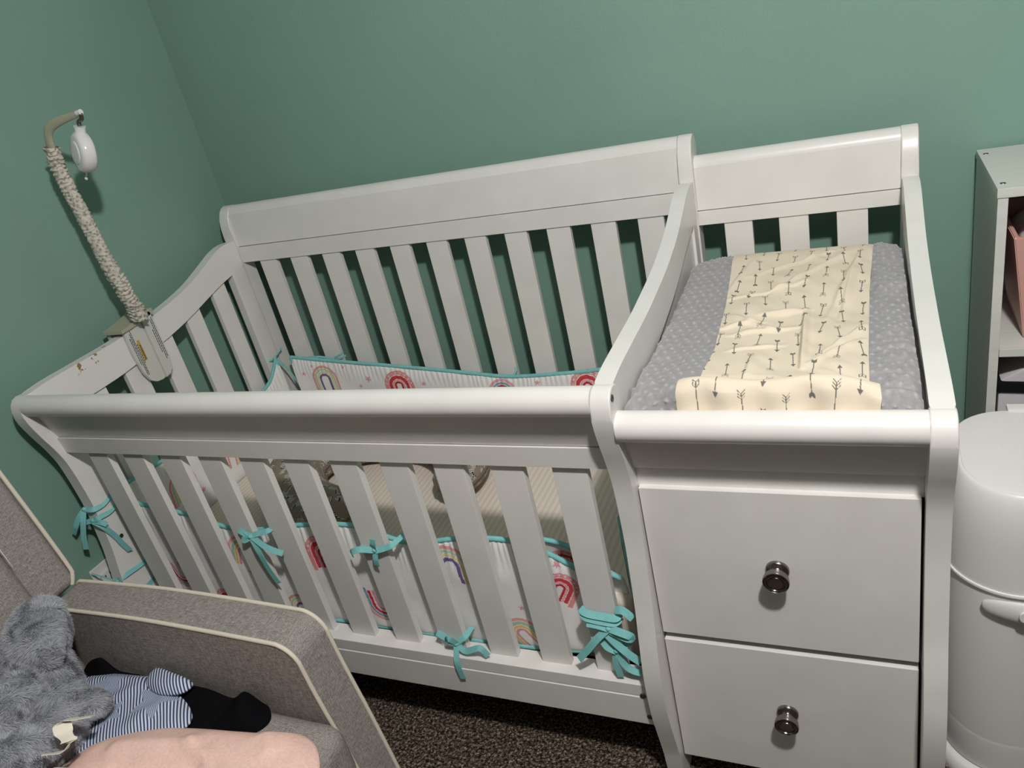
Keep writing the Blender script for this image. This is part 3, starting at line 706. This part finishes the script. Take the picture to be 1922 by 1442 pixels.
# ------------------------------------------------------------------ mobile arm clamped on the left end rail
mob = empty('crib_mobile', (.07, .51, .93), 'white crib mobile arm with gathered floral sleeve clamped on the left end rail', 'crib mobile')
def clamp():
    zt = .936
    out = [(.470,.930),(.470,.86),(.474,.81),(.484,.785),(.500,.773),(.520,.770),(.528,.772),(.528,.935),(.5,.936)]
    prism('clamp_plate', out, 'x', .0865, .0965, MT['plastic2'], mob, bev=.002)
    out2 = [(.528,.772),(.545,.776),(.556,.79),(.560,.82),(.562,.945),(.552,.950),(.528,.948)]
    prism('clamp_ridge', out2, 'x', .0865, .1035, MT['plastic2'], mob, bev=.003)
    tp = [(.462,.9250),(.462,.9330),(.50,.938),(.562,.951),(.570,.950),(.570,.936),(.52,.930),(.490,.9272)]
    prism('clamp_top', tp, 'x', .030, .1035, MT['olive'], mob, bev=.002)
    prism('clamp_outer_plate', [(.470,.93),(.470,.80),(.49,.775),(.54,.775),(.560,.80),(.560,.945)], 'x', .030, .045, MT['plastic2'], mob, bev=.002)
    # printed care text: rows of illegible small print and a warning strip
    fns = []; r = random.Random(2)
    def row(y, z0, z1, x):
        z = z1
        while z > z0:
            l = r.uniform(.003, .008); fns.append((lambda a, b: (lambda bm: bm_box(bm, (x, y - .0009, a), (x + .0003, y + .0009, b), 0)))(max(z - l, z0), z)); z -= l + .0011
    for y, z0, z1 in ((.478, .832, .905), (.4825, .802, .915), (.4865, .800, .922)): row(y, z0, z1, .0965)
    row(.4905, .832, .885, .0965)
    for y, z0, z1 in ((.545, .835, .900), (.550, .815, .925), (.5545, .820, .930)): row(y, z0, z1, .1035)
    tag(join_parts('small_print', fns, MT['ink'], mob), kind='stuff')
    box('warning_strip', (.0965, .4925, .838), (.0968, .5005, .892), MT['orange'], mob, bev=0)
    M = Matrix.Translation((.0969, .4985, .886)) @ Matrix(((0, 0, 1, 0), (0, -1, 0, 0), (-1, 0, 0, 0), (0, 0, 0, 1)))
    M = Matrix.Translation((.0969, .4940, .880)) @ Matrix(((0, 0, 1, 0), (0, 1, 0, 0), (-1, 0, 0, 0), (0, 0, 0, 1)))
    text_mesh('warning_text', 'WARNING', .0088, M, MT['ink'], mob, .0002)
clamp()
arm_pts = [(.118,.512,.945),(.124,.508,.98),(.120,.502,1.04),(.112,.500,1.12),(.107,.500,1.20),(.100,.500,1.29),(.103,.500,1.355),(.112,.500,1.392),(.130,.500,1.410),(.165,.500,1.418),(.205,.500,1.422),(.242,.500,1.4235)]
tube('arm', arm_pts, .0115, MT['olive'], mob, 12, ry=.0055, scale=lambda t: 1.05 - .50 * max(0, t - .7) / .3)
def sleeve():
    pts = spline(arm_pts[:8], 60); path = [p for p in pts if p.z < 1.372]
    Q = np.array([tuple(p) for p in path]); n = len(Q); M = 28; a = np.linspace(0, 2 * math.pi, M, endpoint=False)
    sq = np.r_[0, np.cumsum(np.linalg.norm(np.diff(Q, axis=0), axis=1))]
    T = np.gradient(Q, axis=0); T /= np.linalg.norm(T, axis=1)[:, None]
    u = np.tile([0, 1., 0], (n, 1)); s = np.cross(T, u); s /= np.linalg.norm(s, axis=1)[:, None]; w = np.cross(s, T)
    S = sq[:, None] * np.ones((1, M)); A = a[None] * np.ones((n, 1))
    gather = np.interp(sq, [0, .06, .16, .30, .38, .45], [.0034, .0030, .0016, .0014, .0026, .0030])[:, None]
    r0 = np.interp(sq, [0, .01, .05, .2, .4, .46], [.023, .022, .020, .0185, .0175, .0165])[:, None]
    r = r0 + gather * np.sin(S * 560 + 11 * vnoise(S * 45, A * 1.6 + 9, 3) + np.sin(A + 40 * S) * 3) + .0055 * (vnoise(S * 42, A * 2, 6) - .5)
    P = Q[:, None] + s[:, None] * (r * np.cos(A))[..., None] + w[:, None] * (.8 * r * np.sin(A))[..., None]
    mesh_grid('fabric_sleeve', P, False, True, None, m=MT['sleeve'], parent=mob)
sleeve()
# hanging motor
def motor():
    c = Vector((.2000, .500, 1.352)); ax = Vector((.34, .06, .94)).normalized()
    z = ax; yv = Vector((-.25, .95, .05)); xv = yv.cross(z).normalized(); yv = z.cross(xv).normalized()
    M = Matrix(((xv.x, yv.x, z.x, c.x), (xv.y, yv.y, z.y, c.y), (xv.z, yv.z, z.z, c.z), (0, 0, 0, 1)))
    a_ = Vector((-.42, -.90, .0)); a_ = (a_ - z * a_.dot(z)).normalized(); b_ = z.cross(a_)
    MD = Matrix(((z.x, b_.x, a_.x, c.x), (z.y, b_.y, a_.y, c.y), (z.z, b_.z, a_.z, c.z), (0, 0, 0, 1))) @ Matrix.Translation((-.006, 0, 0))
    prof = [(0,.0185),(.022,.0185),(.0245,.0172),(.0255,.0155),(.0268,.0160),(.0365,.0150),(.0425,.0105),(.0440,0),(.0425,-.0105),(.0365,-.0155),(.020,-.0185),(0,-.019)]
    fns = [lambda bm: bm_lathe(bm, prof, MD, 40), lambda bm: bm_lathe(bm, [(0,.020),(.0145,.024),(.0128,.034),(.0110,.040),(.0122,.048),(.0125,.050),(0,.050)], M, 24)]
    h = join_parts('motor_housing', fns, MT['gloss'], mob, 60)
    tube('hanger_hook', [c + z * .052, c + z * .060, Vector((.236, .500, 1.412)), Vector((.240, .500, 1.4235))], .0045, MT['steel'], mob, 8)
    tube('arm_tip', [Vector((.230, .500, 1.4245)), Vector((.243, .500, 1.4255))], .006, MT['gloss'], mob, 10)
    p = c - z * .046
    tube('pull_cord', [p, p + Vector((-.004, 0, -.008)), p + Vector((-.010, 0, -.014))], .0018, MT['gloss'], mob, 6)
    join_parts('pull_bead', [ball_fn(p + Vector((-.011, 0, -.017)), (.0034, .0034, .004))], MT['gloss'], mob)
    bm = bmesh.new(); q = c - z * .040 + xv * -.0 - yv * .014
    bm_lathe(bm, [(0, .002), (.004, .002), (.0048, 0)], Matrix.Translation(q) @ Matrix.Rotation(math.pi / 2, 4, 'X'), 14); from_bm('switch', bm, MT['steel'], mob)
motor()

# ------------------------------------------------------------------ armchair
ch = empty('armchair', (.55, -.36, 0), 'grey linen armchair with cream piping pushed close to the crib front', 'armchair')
LN = MT['linen']
def arm(y0, y1):
    out = [(.300,.05),(.262,.30),(.268,.545)] + circ(.305,.548,.034,180,92,6) + [(.40,.587),(.55,.592),(.70,.590),(.83,.586)] + circ(.862,.540,.045,82,5,9) + [(.912,.47),(.924,.36),(.934,.25),(.944,.12),(.95,.05)]
    out = [(x, z) for x, z in out]
    bm = bmesh.new(); bm_prism(bm, out, 'y', y0, y1, .010, 4)
    a = from_bm('armrest', bm, LN, ch)
    tip = out[1:-1]
    for y, d in ((y0 + .002, 1), (y1 - .002, -1)):
        pts = [(x, y, z + (.001 if z > .5 else 0)) for x, z in tip]
        tube('piping', pts, .0038, MT['piping'], a, 8, sub=3)
arm(-.094, -.012); arm(-.782, -.700)
def cushion(name, a, b, m, bev, parent, M=None, puff=.0):
    bm = bmesh.new(); bm_box(bm, a, b, bev, 5)
    if M is not None: bmesh.ops.transform(bm, matrix=M, verts=bm.verts[:])
    return from_bm(name, bm, m, parent, True, 60)
cushion('seat_cushion', (.36, -.698, .300), (.962, -.098, .437), LN, .035, ch)
cushion('seat_base', (.30, -.698, .06), (.93, -.098, .295), LN, .012, ch)
RB = Matrix.Translation((.285, 0, .58)) @ Matrix.Rotation(math.radians(-11), 4, 'Y') @ Matrix.Translation((-.285, 0, -.58))
bk_ = cushion('backrest', (.13, -.785, .575), (.285, -.006, 1.04), LN, .022, ch, RB)
lumb = cushion('back_cushion', (.225, -.69, .40), (.322, -.102, 1.02), LN, .03, ch, RB)
def on_back(x, y, z): return tuple(RB @ Vector((x, y, z)))
tube('piping', [on_back(.2845, -.012, 1.03), on_back(.2855, -.010, .9), on_back(.2855, -.009, .75), on_back(.285, -.010, .62), on_back(.2835, -.013, .598), on_back(.278, -.022, .580)], .0042, MT['piping'], bk_, 8)
tube('piping', [on_back(.318, -.112, 1.0), on_back(.320, -.106, .9), on_back(.318, -.104, .8), on_back(.312, -.103, .69)], .0055, MT['piping'], lumb, 8, scale=lambda t: 1 - .93 * t)
for x, y in ((.36, -.15), (.90, -.15), (.36, -.64), (.90, -.64)):
    box('foot', (x - .02, y - .02, 0), (x + .02, y + .02, .062), MT['darkfab'], ch, bev=.003)

# ------------------------------------------------------------------ things on the chair
def patch(name, outline, zb, h, folds, m, label, cat, th=.004, power=4., nr=60, mask=None, nres=10, tex=(30., .004)):
    B = np.array([(p.x, p.y) for p in spline([(a, b, 0) for a, b in outline], nres, True)])
    c = B.mean(0); t = np.linspace(0, 1, nr)[:, None, None]
    XY = c + t * (B - c)[None]; T = np.repeat(np.linspace(0, 1, nr)[:, None], len(B), 1)
    z = zb + h * (1 - T ** power)
    for a, b, hh, w in folds:
        a = np.array(a); b = np.array(b); d = b - a; L2 = d @ d
        q = np.clip(((XY[..., 0] - a[0]) * d[0] + (XY[..., 1] - a[1]) * d[1]) / L2, 0, 1)
        dx = XY[..., 0] - a[0] - q * d[0]; dy = XY[..., 1] - a[1] - q * d[1]
        z = z + hh * np.exp(-(dx * dx + dy * dy) / (w * w)) * (1 - T ** power)
    z = z + tex[1] * (vnoise(XY[..., 0] * tex[0], XY[..., 1] * tex[0], 4) - .5) * (1 - T ** power)
    P = np.concatenate([XY, z[..., None]], -1)
    n = len(B); low = P[-1:].copy(); low[..., 2] = zb - th
    P = np.concatenate([P, low, np.concatenate([np.repeat(c[None], n, 0), np.full((n, 1), zb - th)], 1)[None]], 0)
    cols = None
    if mask is not None:
        mv = mask(P[..., 0], P[..., 1]); cols = np.repeat(mv[..., None], 3, -1)
    o = mesh_grid(name, P, False, True, cols, 'mask', m)
    return tag(o, label, cat)
def starmask(X, Y):
    v = np.zeros_like(X)
    for x0, y0, r0, a in ((.47, -.150, .042, .3), (.60, -.160, .046, .9), (.53, -.205, .03, 0), (.445, -.20, .03, 1)):
        dx = X - x0; dy = Y - y0; r = np.hypot(dx, dy); th = np.arctan2(dy, dx) + a; k = np.abs(((th * 5 / (2 * math.pi)) % 1) - .5) * 2
        v[r < r0 * (.45 + .55 * k ** 1.5)] = 1
    return v
patch('black_garment', [(.335,-.106),(.40,-.103),(.50,-.101),(.575,-.101),(.68,-.101),(.73,-.108),(.765,-.103),(.80,-.104),(.825,-.13),(.812,-.158),(.760,-.185),(.69,-.20),(.567,-.192),(.42,-.180),(.35,-.14)], .4385, .018,
      [((.772,-.106),(.792,-.150),.040,.022),((.345,-.112),(.41,-.110),.050,.022),((.73,-.12),(.73,-.17),-.008,.012),((.45,-.105),(.70,-.108),.010,.018)], MT['black'], 'black folded garment lying along the armrest under the striped cloth', 'garment', th=.001, power=5)
sg = patch('striped_garment', [(.375,-.150),(.421,-.124),(.501,-.113),(.541,-.112),(.610,-.128),(.672,-.153),(.697,-.180),(.672,-.215),(.600,-.252),(.514,-.285),(.43,-.27),(.39,-.20)], .4625, .012,
      [((.42,-.14),(.52,-.125),.008,.014),((.55,-.13),(.50,-.19),.006,.018),((.62,-.14),(.60,-.22),.005,.02)], MT['seer'], 'blue and white striped baby garment with star print on the chair seat', 'garment', mask=starmask)
fl = patch('sleeve_cuff', [(.553,-.135),(.545,-.102),(.60,-.106),(.648,-.114),(.654,-.128),(.640,-.142),(.60,-.150)], .478, .014, [], MT['seer'], None, None)
fl.parent = sg; fl['label'] = 'folded back striped sleeve'
patch('fleece_blanket', [(.50,-.315),(.515,-.262),(.562,-.222),(.662,-.186),(.793,-.166),(.866,-.155),(.908,-.146),(.950,-.162),(.985,-.205),(1.0,-.27),(.985,-.40),(.90,-.50),(.75,-.52),(.60,-.48),(.52,-.40)], .445, .040,
      [((.62,-.26),(.76,-.225),.009,.018),((.76,-.225),(.86,-.27),.008,.016),((.66,-.30),(.80,-.26),-.006,.012),((.94,-.18),(.97,-.26),.006,.012),((.86,-.165),(.90,-.20),.005,.012)], MT['fleece'], 'pink fleece blanket spread over the chair seat', 'blanket', th=.003, power=6)
patch('white_cloth', [(.545,-.330),(.575,-.312),(.612,-.318),(.64,-.36),(.63,-.42),(.58,-.44),(.54,-.40)], .484, .028, [((.57,-.33),(.60,-.40),.006,.010),((.59,-.33),(.62,-.40),.006,.008)], MT['cloth'], 'small white ribbed cloth beside the plush toy', 'cloth', th=.002)

# plush toy: one body with fur, and its sewn label
def plush():
    def E(c, r, M=None): return (Vector(c), r)
    blobs = [((.418,-.174,.612),(.054,.052,.048)), ((.404,-.152,.636),(.046,.044,.030)), ((.455,-.190,.624),(.036,.036,.034)), ((.484,-.198,.622),(.022,.022,.018)), ((.487,-.205,.606),(.018,.018,.012)),
             ((.438,-.196,.568),(.042,.040,.040)), ((.470,-.215,.552),(.046,.042,.044)), ((.500,-.238,.535),(.048,.044,.046)), ((.520,-.260,.525),(.044,.042,.044)),
             ((.448,-.232,.592),(.026,.026,.026)), ((.470,-.262,.590),(.028,.028,.028)), ((.485,-.290,.592),(.033,.032,.032)), ((.492,-.318,.590),(.036,.034,.034)),
             ((.345,-.205,.590),(.030,.030,.034)), ((.362,-.228,.572),(.034,.034,.036)), ((.385,-.245,.560),(.034,.034,.034)), ((.528,-.232,.528),(.026,.022,.024)), ((.541,-.215,.520),(.028,.025,.024)), ((.549,-.206,.514),(.021,.020,.020)),
             ((.522,-.300,.522),(.036,.034,.038)), ((.530,-.330,.538),(.040,.038,.038)), ((.528,-.358,.545),(.042,.04,.04)), ((.500,-.262,.480),(.045,.045,.030))]
    bm = bmesh.new()
    for c, r in blobs: ball_fn((c[0] - .014, c[1] - .006, c[2] - .004), r, 3)(bm)
    me = bpy.data.meshes.new('t'); bm.to_mesh(me); bm.free()
    o = bpy.data.objects.new('t', me); COL.objects.link(o)
    md = o.modifiers.new('r', 'REMESH'); md.mode = 'VOXEL'; md.voxel_size = .006
    s = o.modifiers.new('s', 'SMOOTH'); s.iterations = 4
    dg = bpy.context.evaluated_depsgraph_get(); ev = bpy.data.meshes.new_from_object(o.evaluated_get(dg)); bpy.data.objects.remove(o)
    n = len(ev.vertices); V = np.empty(n * 3); ev.vertices.foreach_get('co', V); V = V.reshape(-1, 3)
    ev.calc_loop_triangles(); F = np.empty(len(ev.loop_triangles) * 3, np.int32); ev.loop_triangles.foreach_get('vertices', F); F = F.reshape(-1, 3)
    tri = V[F]; e1 = tri[:, 1] - tri[:, 0]; e2 = tri[:, 2] - tri[:, 0]; nn = np.cross(e1, e2); ar = np.linalg.norm(nn, axis=1); nn /= ar[:, None] + 1e-12
    K = 110000; pick = rng.choice(len(F), K, p=ar / ar.sum()); u = rng.random(K); v = rng.random(K); sw = u + v > 1; u[sw] = 1 - u[sw]; v[sw] = 1 - v[sw]
    P = tri[pick, 0] + e1[pick] * u[:, None] + e2[pick] * v[:, None]; N = nn[pick]
    # combing field: clumps
    fx = vnoise(P[:, 0] * 62, P[:, 1] * 62 + P[:, 2] * 41, 1) - .5; fy = vnoise(P[:, 0] * 62 + 9, P[:, 2] * 62 + P[:, 1] * 47, 2) - .5; fz = vnoise(P[:, 1] * 62, P[:, 2] * 62 + P[:, 0] * 43, 3) - .5
    D = np.stack([fx, fy, fz], 1) * 2.6 + np.array([.15, -.15, -.45]); D -= N * (D * N).sum(1)[:, None]
    jit = rng.normal(0, .12, (K, 3))
    d1 = N * .75 + D * .55 + jit; d1 /= np.linalg.norm(d1, axis=1)[:, None]; d2 = N * .30 + D * 1.0 + jit; d2 /= np.linalg.norm(d2, axis=1)[:, None]
    Ln = rng.uniform(.007, .012, K)[:, None]; wd = .00034
    sd = np.cross(d1, N + .3 * rng.normal(0, 1, (K, 3))); sd /= np.linalg.norm(sd, axis=1)[:, None] + 1e-9
    a = P - sd * wd; b = P + sd * wd; m1 = P + d1 * Ln * .5; c_ = m1 + sd * wd * .8; d_ = m1 - sd * wd * .8; tp = m1 + d2 * Ln * .6
    B = np.stack([a, b, c_, d_, tp], 1).reshape(-1, 3); k = np.arange(K) * 5 + n
    T = np.concatenate([np.stack([k, k + 1, k + 2], 1), np.stack([k, k + 2, k + 3], 1), np.stack([k + 3, k + 2, k + 4], 1)])
    me = raw_mesh('plush_animal', np.concatenate([V, B]), np.concatenate([F, T]))
    at = me.attributes.new('tint', 'FLOAT_COLOR', 'POINT'); nv = len(me.vertices); C4 = np.ones((nv, 4), np.float32)
    base = lin((184, 187, 194)); C4[:n, :3] = lin((150, 154, 163))
    tint = base[None] * rng.uniform(.90, 1.12, (K, 1)); C4[n:, :3] = np.repeat(tint, 5, 0)
    at.data.foreach_set('color', C4.ravel())
    ro = link('plush_animal', me, MT['fur']); tag(ro, 'fluffy blue grey plush animal slumped in the corner of the chair', 'plush toy')
    def lab(bm):
        bm_sweep(bm, spline([(.612,-.262,.556),(.596,-.275,.562),(.580,-.288,.567),(.592,-.300,.560),(.604,-.306,.548),(.603,-.316,.541),(.594,-.325,.543),(.582,-.338,.552)], 8), [(-.0135, -.0004), (.0135, -.0004), (.0135, .0004), (-.0135, .0004)], up=(.35, -.45, -.82))
    lb = join_parts('sewn_label', [lab], MT['label'], ro); lb['label'] = 'curled cream sewn label'
plush()

# ------------------------------------------------------------------ bookshelf at the right
sh = empty('cube_shelf', (2.25, .90, 0), 'worn white open shelf unit against the green wall', 'shelf')
BD = MT['board']; SX0, SX1, SY0, SY1, ZT = 1.966, 2.56, .753, 1.045, .970
box('top_board', (SX0, SY0, ZT - .017), (SX1, SY1, ZT), BD, sh, bev=.0012)
box('side_board', (SX0 + .0015, SY0 + .002, 0), (SX0 + .0175, SY1, ZT - .0175), BD, sh, bev=.001)
box('side_board', (SX1 - .0175, SY0 + .002, 0), (SX1 - .0015, SY1, ZT - .0175), BD, sh, bev=.001)
box('shelf_board', (SX0 + .018, SY0 + .003, .647), (SX1 - .018, SY1 - .006, .663), BD, sh, bev=.001)
box('shelf_board', (SX0 + .018, SY0 + .003, .335), (SX1 - .018, SY1 - .006, .351), BD, sh, bev=.001)
box('shelf_board', (SX0 + .018, SY0 + .003, .03), (SX1 - .018, SY1 - .006, .046), BD, sh, bev=.001)
box('back_board', (SX0 + .018, SY1 - .005, .03), (SX1 - .018, SY1 - .001, ZT - .018), BD, sh, bev=0)
box('divider', (2.264, SY0 + .003, .352), (2.280, SY1 - .006, .646), BD, sh, bev=.001)
box('divider', (2.264, SY0 + .003, .664), (2.280, SY1 - .006, ZT - .018), BD, sh, bev=.001)
for x, y in ((1.978, .785), (1.978, 1.005)):
    bm = bmesh.new(); bm_lathe(bm, [(0, .0001), (.0022, .0002), (.0024, .0008), (.0046, .0007), (.005, 0)], Matrix.Translation((x, y, ZT)), 14); from_bm('screw_head', bm, MT['steel'], sh)
# pink bin
def bin_(name, x0, x1, y0, y1, z0, z1, tp, th, m, label):
    bm = bmesh.new()
    def loop(k, z, d): return [bm.verts.new(p) for p in ((x0 + k + d, y0 + k + d, z), (x1 - k - d, y0 + k + d, z), (x1 - k - d, y1 - k - d, z), (x0 + k + d, y1 - k - d, z))]
    L = [loop(tp, z0, 0), loop(0, z1, 0), loop(0, z1, th), loop(tp, z0 + th, th)]
    bm.faces.new(L[0][::-1]); bm.faces.new(L[3])
    for A, B in zip(L, L[1:]):
        for i in range(4): bm.faces.new((A[i], A[(i + 1) % 4], B[(i + 1) % 4], B[i]))
    bmesh.ops.bevel(bm, geom=bm.edges[:], offset=.002, segments=2, affect='EDGES')
    return tag(from_bm(name, bm, m), label, 'bin')
bin_('storage_bin', 1.998, 2.250, .772, 1.02, .6635, .872, .030, .009, MT['pinkbin'], 'pink plastic storage bin on the upper shelf of the white shelf unit')
bm = bmesh.new(); ball_fn((2.10, .88, .838), (.08, .07, .045), 3)(bm); ball_fn((2.17, .92, .835), (.06, .06, .04), 3)(bm); ball_fn((2.06, .94, .832), (.045, .05, .04), 3)(bm)
# supported: reaches the bin floor
bm_box(bm, (2.035, .81, .674), (2.215, .98, .82), .03, 3)
tag(from_bm('folded_cloth', bm, MT['cloth']), 'white cloth bundle inside the pink bin', 'cloth')
lb = empty('fabric_box', (2.13, .9, .352), 'black and grey fabric box on the lower shelf behind the diaper pail', 'box')
prism('box_body', [(2.02,.352),(2.245,.352),(2.245,.602),(2.03,.602),(1.992,.575),(1.992,.42)], 'y', .79, 1.03, MT['greyfab'], lb, bev=.004)
for z0, z1 in ((.572, .578), (.43, .436)):
    prism('dark_band', [(1.989,z0-.018),(2.249,z0-.030),(2.249,z1-.012),(1.989,z1)], 'y', .785, 1.032, MT['darkfab'], lb, bev=.003)

# ------------------------------------------------------------------ diaper pail
pl = empty('diaper_pail', (2.013, .462, 0), 'tall white plastic diaper pail with rounded lid beside the changing table', 'diaper pail')
def rrect(cx, cy, hx, hy, r, n=10):
    pts = []
    for sx, sy, a0 in ((1, 1, 0), (-1, 1, 90), (-1, -1, 180), (1, -1, 270)):
        pts += [(cx + sx * (hx - r) + r * math.cos(math.radians(a0 + 90 * i / n)), cy + sy * (hy - r) + r * math.sin(math.radians(a0 + 90 * i / n))) for i in range(n + 1)]
    return pts
PCX, PCY, PHX, PHY = 2.013, .462, .141, .142
def bm_shell(bm, rows, zf=None):
    R_ = []
    for inset, z in rows:
        hx, hy = PHX - inset, PHY - inset
        R_.append([bm.verts.new((x, y, z + (zf(x, y, z) if zf else 0))) for x, y in rrect(PCX, PCY, hx, hy, max(.02, .100 - inset * .8), 14)])
    for A, B in zip(R_, R_[1:]):
        for i in range(len(A)): bm.faces.new((A[i], A[(i + 1) % len(A)], B[(i + 1) % len(B)], B[i]))
    bm.faces.new(R_[0][::-1]); bm.faces.new(R_[-1])
def shell(name, rows, m): bm = bmesh.new(); bm_shell(bm, rows); return from_bm(name, bm, m, pl, True, 50)
shell('pail_body', [(.006, .030), (.003, .034), (.0015, .105), (.0035, .110), (.0025, .115), (.0, .30), (.001, .449), (.003, .4515)], MT['plastic'])
shell('pail_hood', [(.003, .452), (-.001, .4545), (-.001, .458), (.000, .54), (.002, .575), (.0055, .600), (.0095, .615), (.0130, .624), (.0160, .6285), (.0185, .6300)], MT['plastic'])
shell('pail_lid', [(.0215, .625), (.0200, .6290), (.0212, .6310), (.030, .6318), (.06, .6322)], MT['plastic'])
shell('pail_base', [(-.013, 0), (-.014, .012), (-.009, .026), (.001, .0305)], MT['plastic'])
shell('seam_rim', [(.0045, .4505), (-.0035, .451), (-.0042, .4535), (-.0035, .456), (.0045, .4565)], MT['gloss'])
box('lid_hinge', (1.975, PCY + PHY - .024, .626), (2.08, PCY + PHY - .002, .6355), MT['plastic'], pl, bev=.003)
def handle():
    path = spline([(1.918, .328, .424), (1.945, .314, .430), (1.985, .306, .432), (2.03, .306, .432), (2.07, .314, .430), (2.10, .328, .424)], 8); n = len(path)
    sc = [.22 + .78 * math.sin(math.pi * i / (n - 1)) ** .5 for i in range(n)]
    bm = bmesh.new(); bm_sweep(bm, path, ring(.0075, 16, .021), scale=sc, up=(0, 0, 1)); h = from_bm('handle', bm, MT['plastic'], pl, True, 60)
    prism('latch_button', rrect(2.008, .432, .045, .0105, .0095, 6), 'y', .2965, .302, MT['gloss'], h, bev=.0012)
handle()
text_mesh('embossed_letter', 'L', .020, Matrix.Translation((1.975, .500, .6322)), MT['plastic'], pl, .0004)
text_mesh('embossed_letter', 'S', .026, Matrix.Translation((1.948, .462, .6322)), MT['plastic'], pl, .0004)

# ------------------------------------------------------------------ camera and light
CR = [[0.906464, 0.36368, -0.214617], [-0.017352, -0.475722, -0.879424], [-0.421927, 0.80089, -0.424915]]
CP = [1.75642, -0.74494, 1.40632]
cam = bpy.data.cameras.new('camera'); co = bpy.data.objects.new('camera', cam); COL.objects.link(co)
co.matrix_world = Matrix(((CR[0][0], -CR[1][0], -CR[2][0], CP[0]), (CR[0][1], -CR[1][1], -CR[2][1], CP[1]), (CR[0][2], -CR[1][2], -CR[2][2], CP[2]), (0, 0, 0, 1)))
cam.sensor_width = 36.; cam.sensor_fit = 'HORIZONTAL'; cam.lens = 1426.547 / 1922 * 36; cam.clip_start = .02
scn.camera = co
def lamp(loc, power, r, col):
    l = bpy.data.lights.new('ceiling_lamp', 'POINT'); l.energy = power; l.shadow_soft_size = r; l.color = col
    o = bpy.data.objects.new('ceiling_lamp', l); COL.objects.link(o); o.location = loc
lamp((1.95, -.60, 2.20), 41, .05, (1., .965, .945))
w = bpy.data.worlds.new('world'); scn.world = w; w.use_nodes = True
w.node_tree.nodes['Background'].inputs[0].default_value = (.02, .02, .02, 1)
vs = scn.view_settings; vs.view_transform = 'Standard'; vs.look = 'None'; vs.gamma = 1; vs.exposure = 1.42
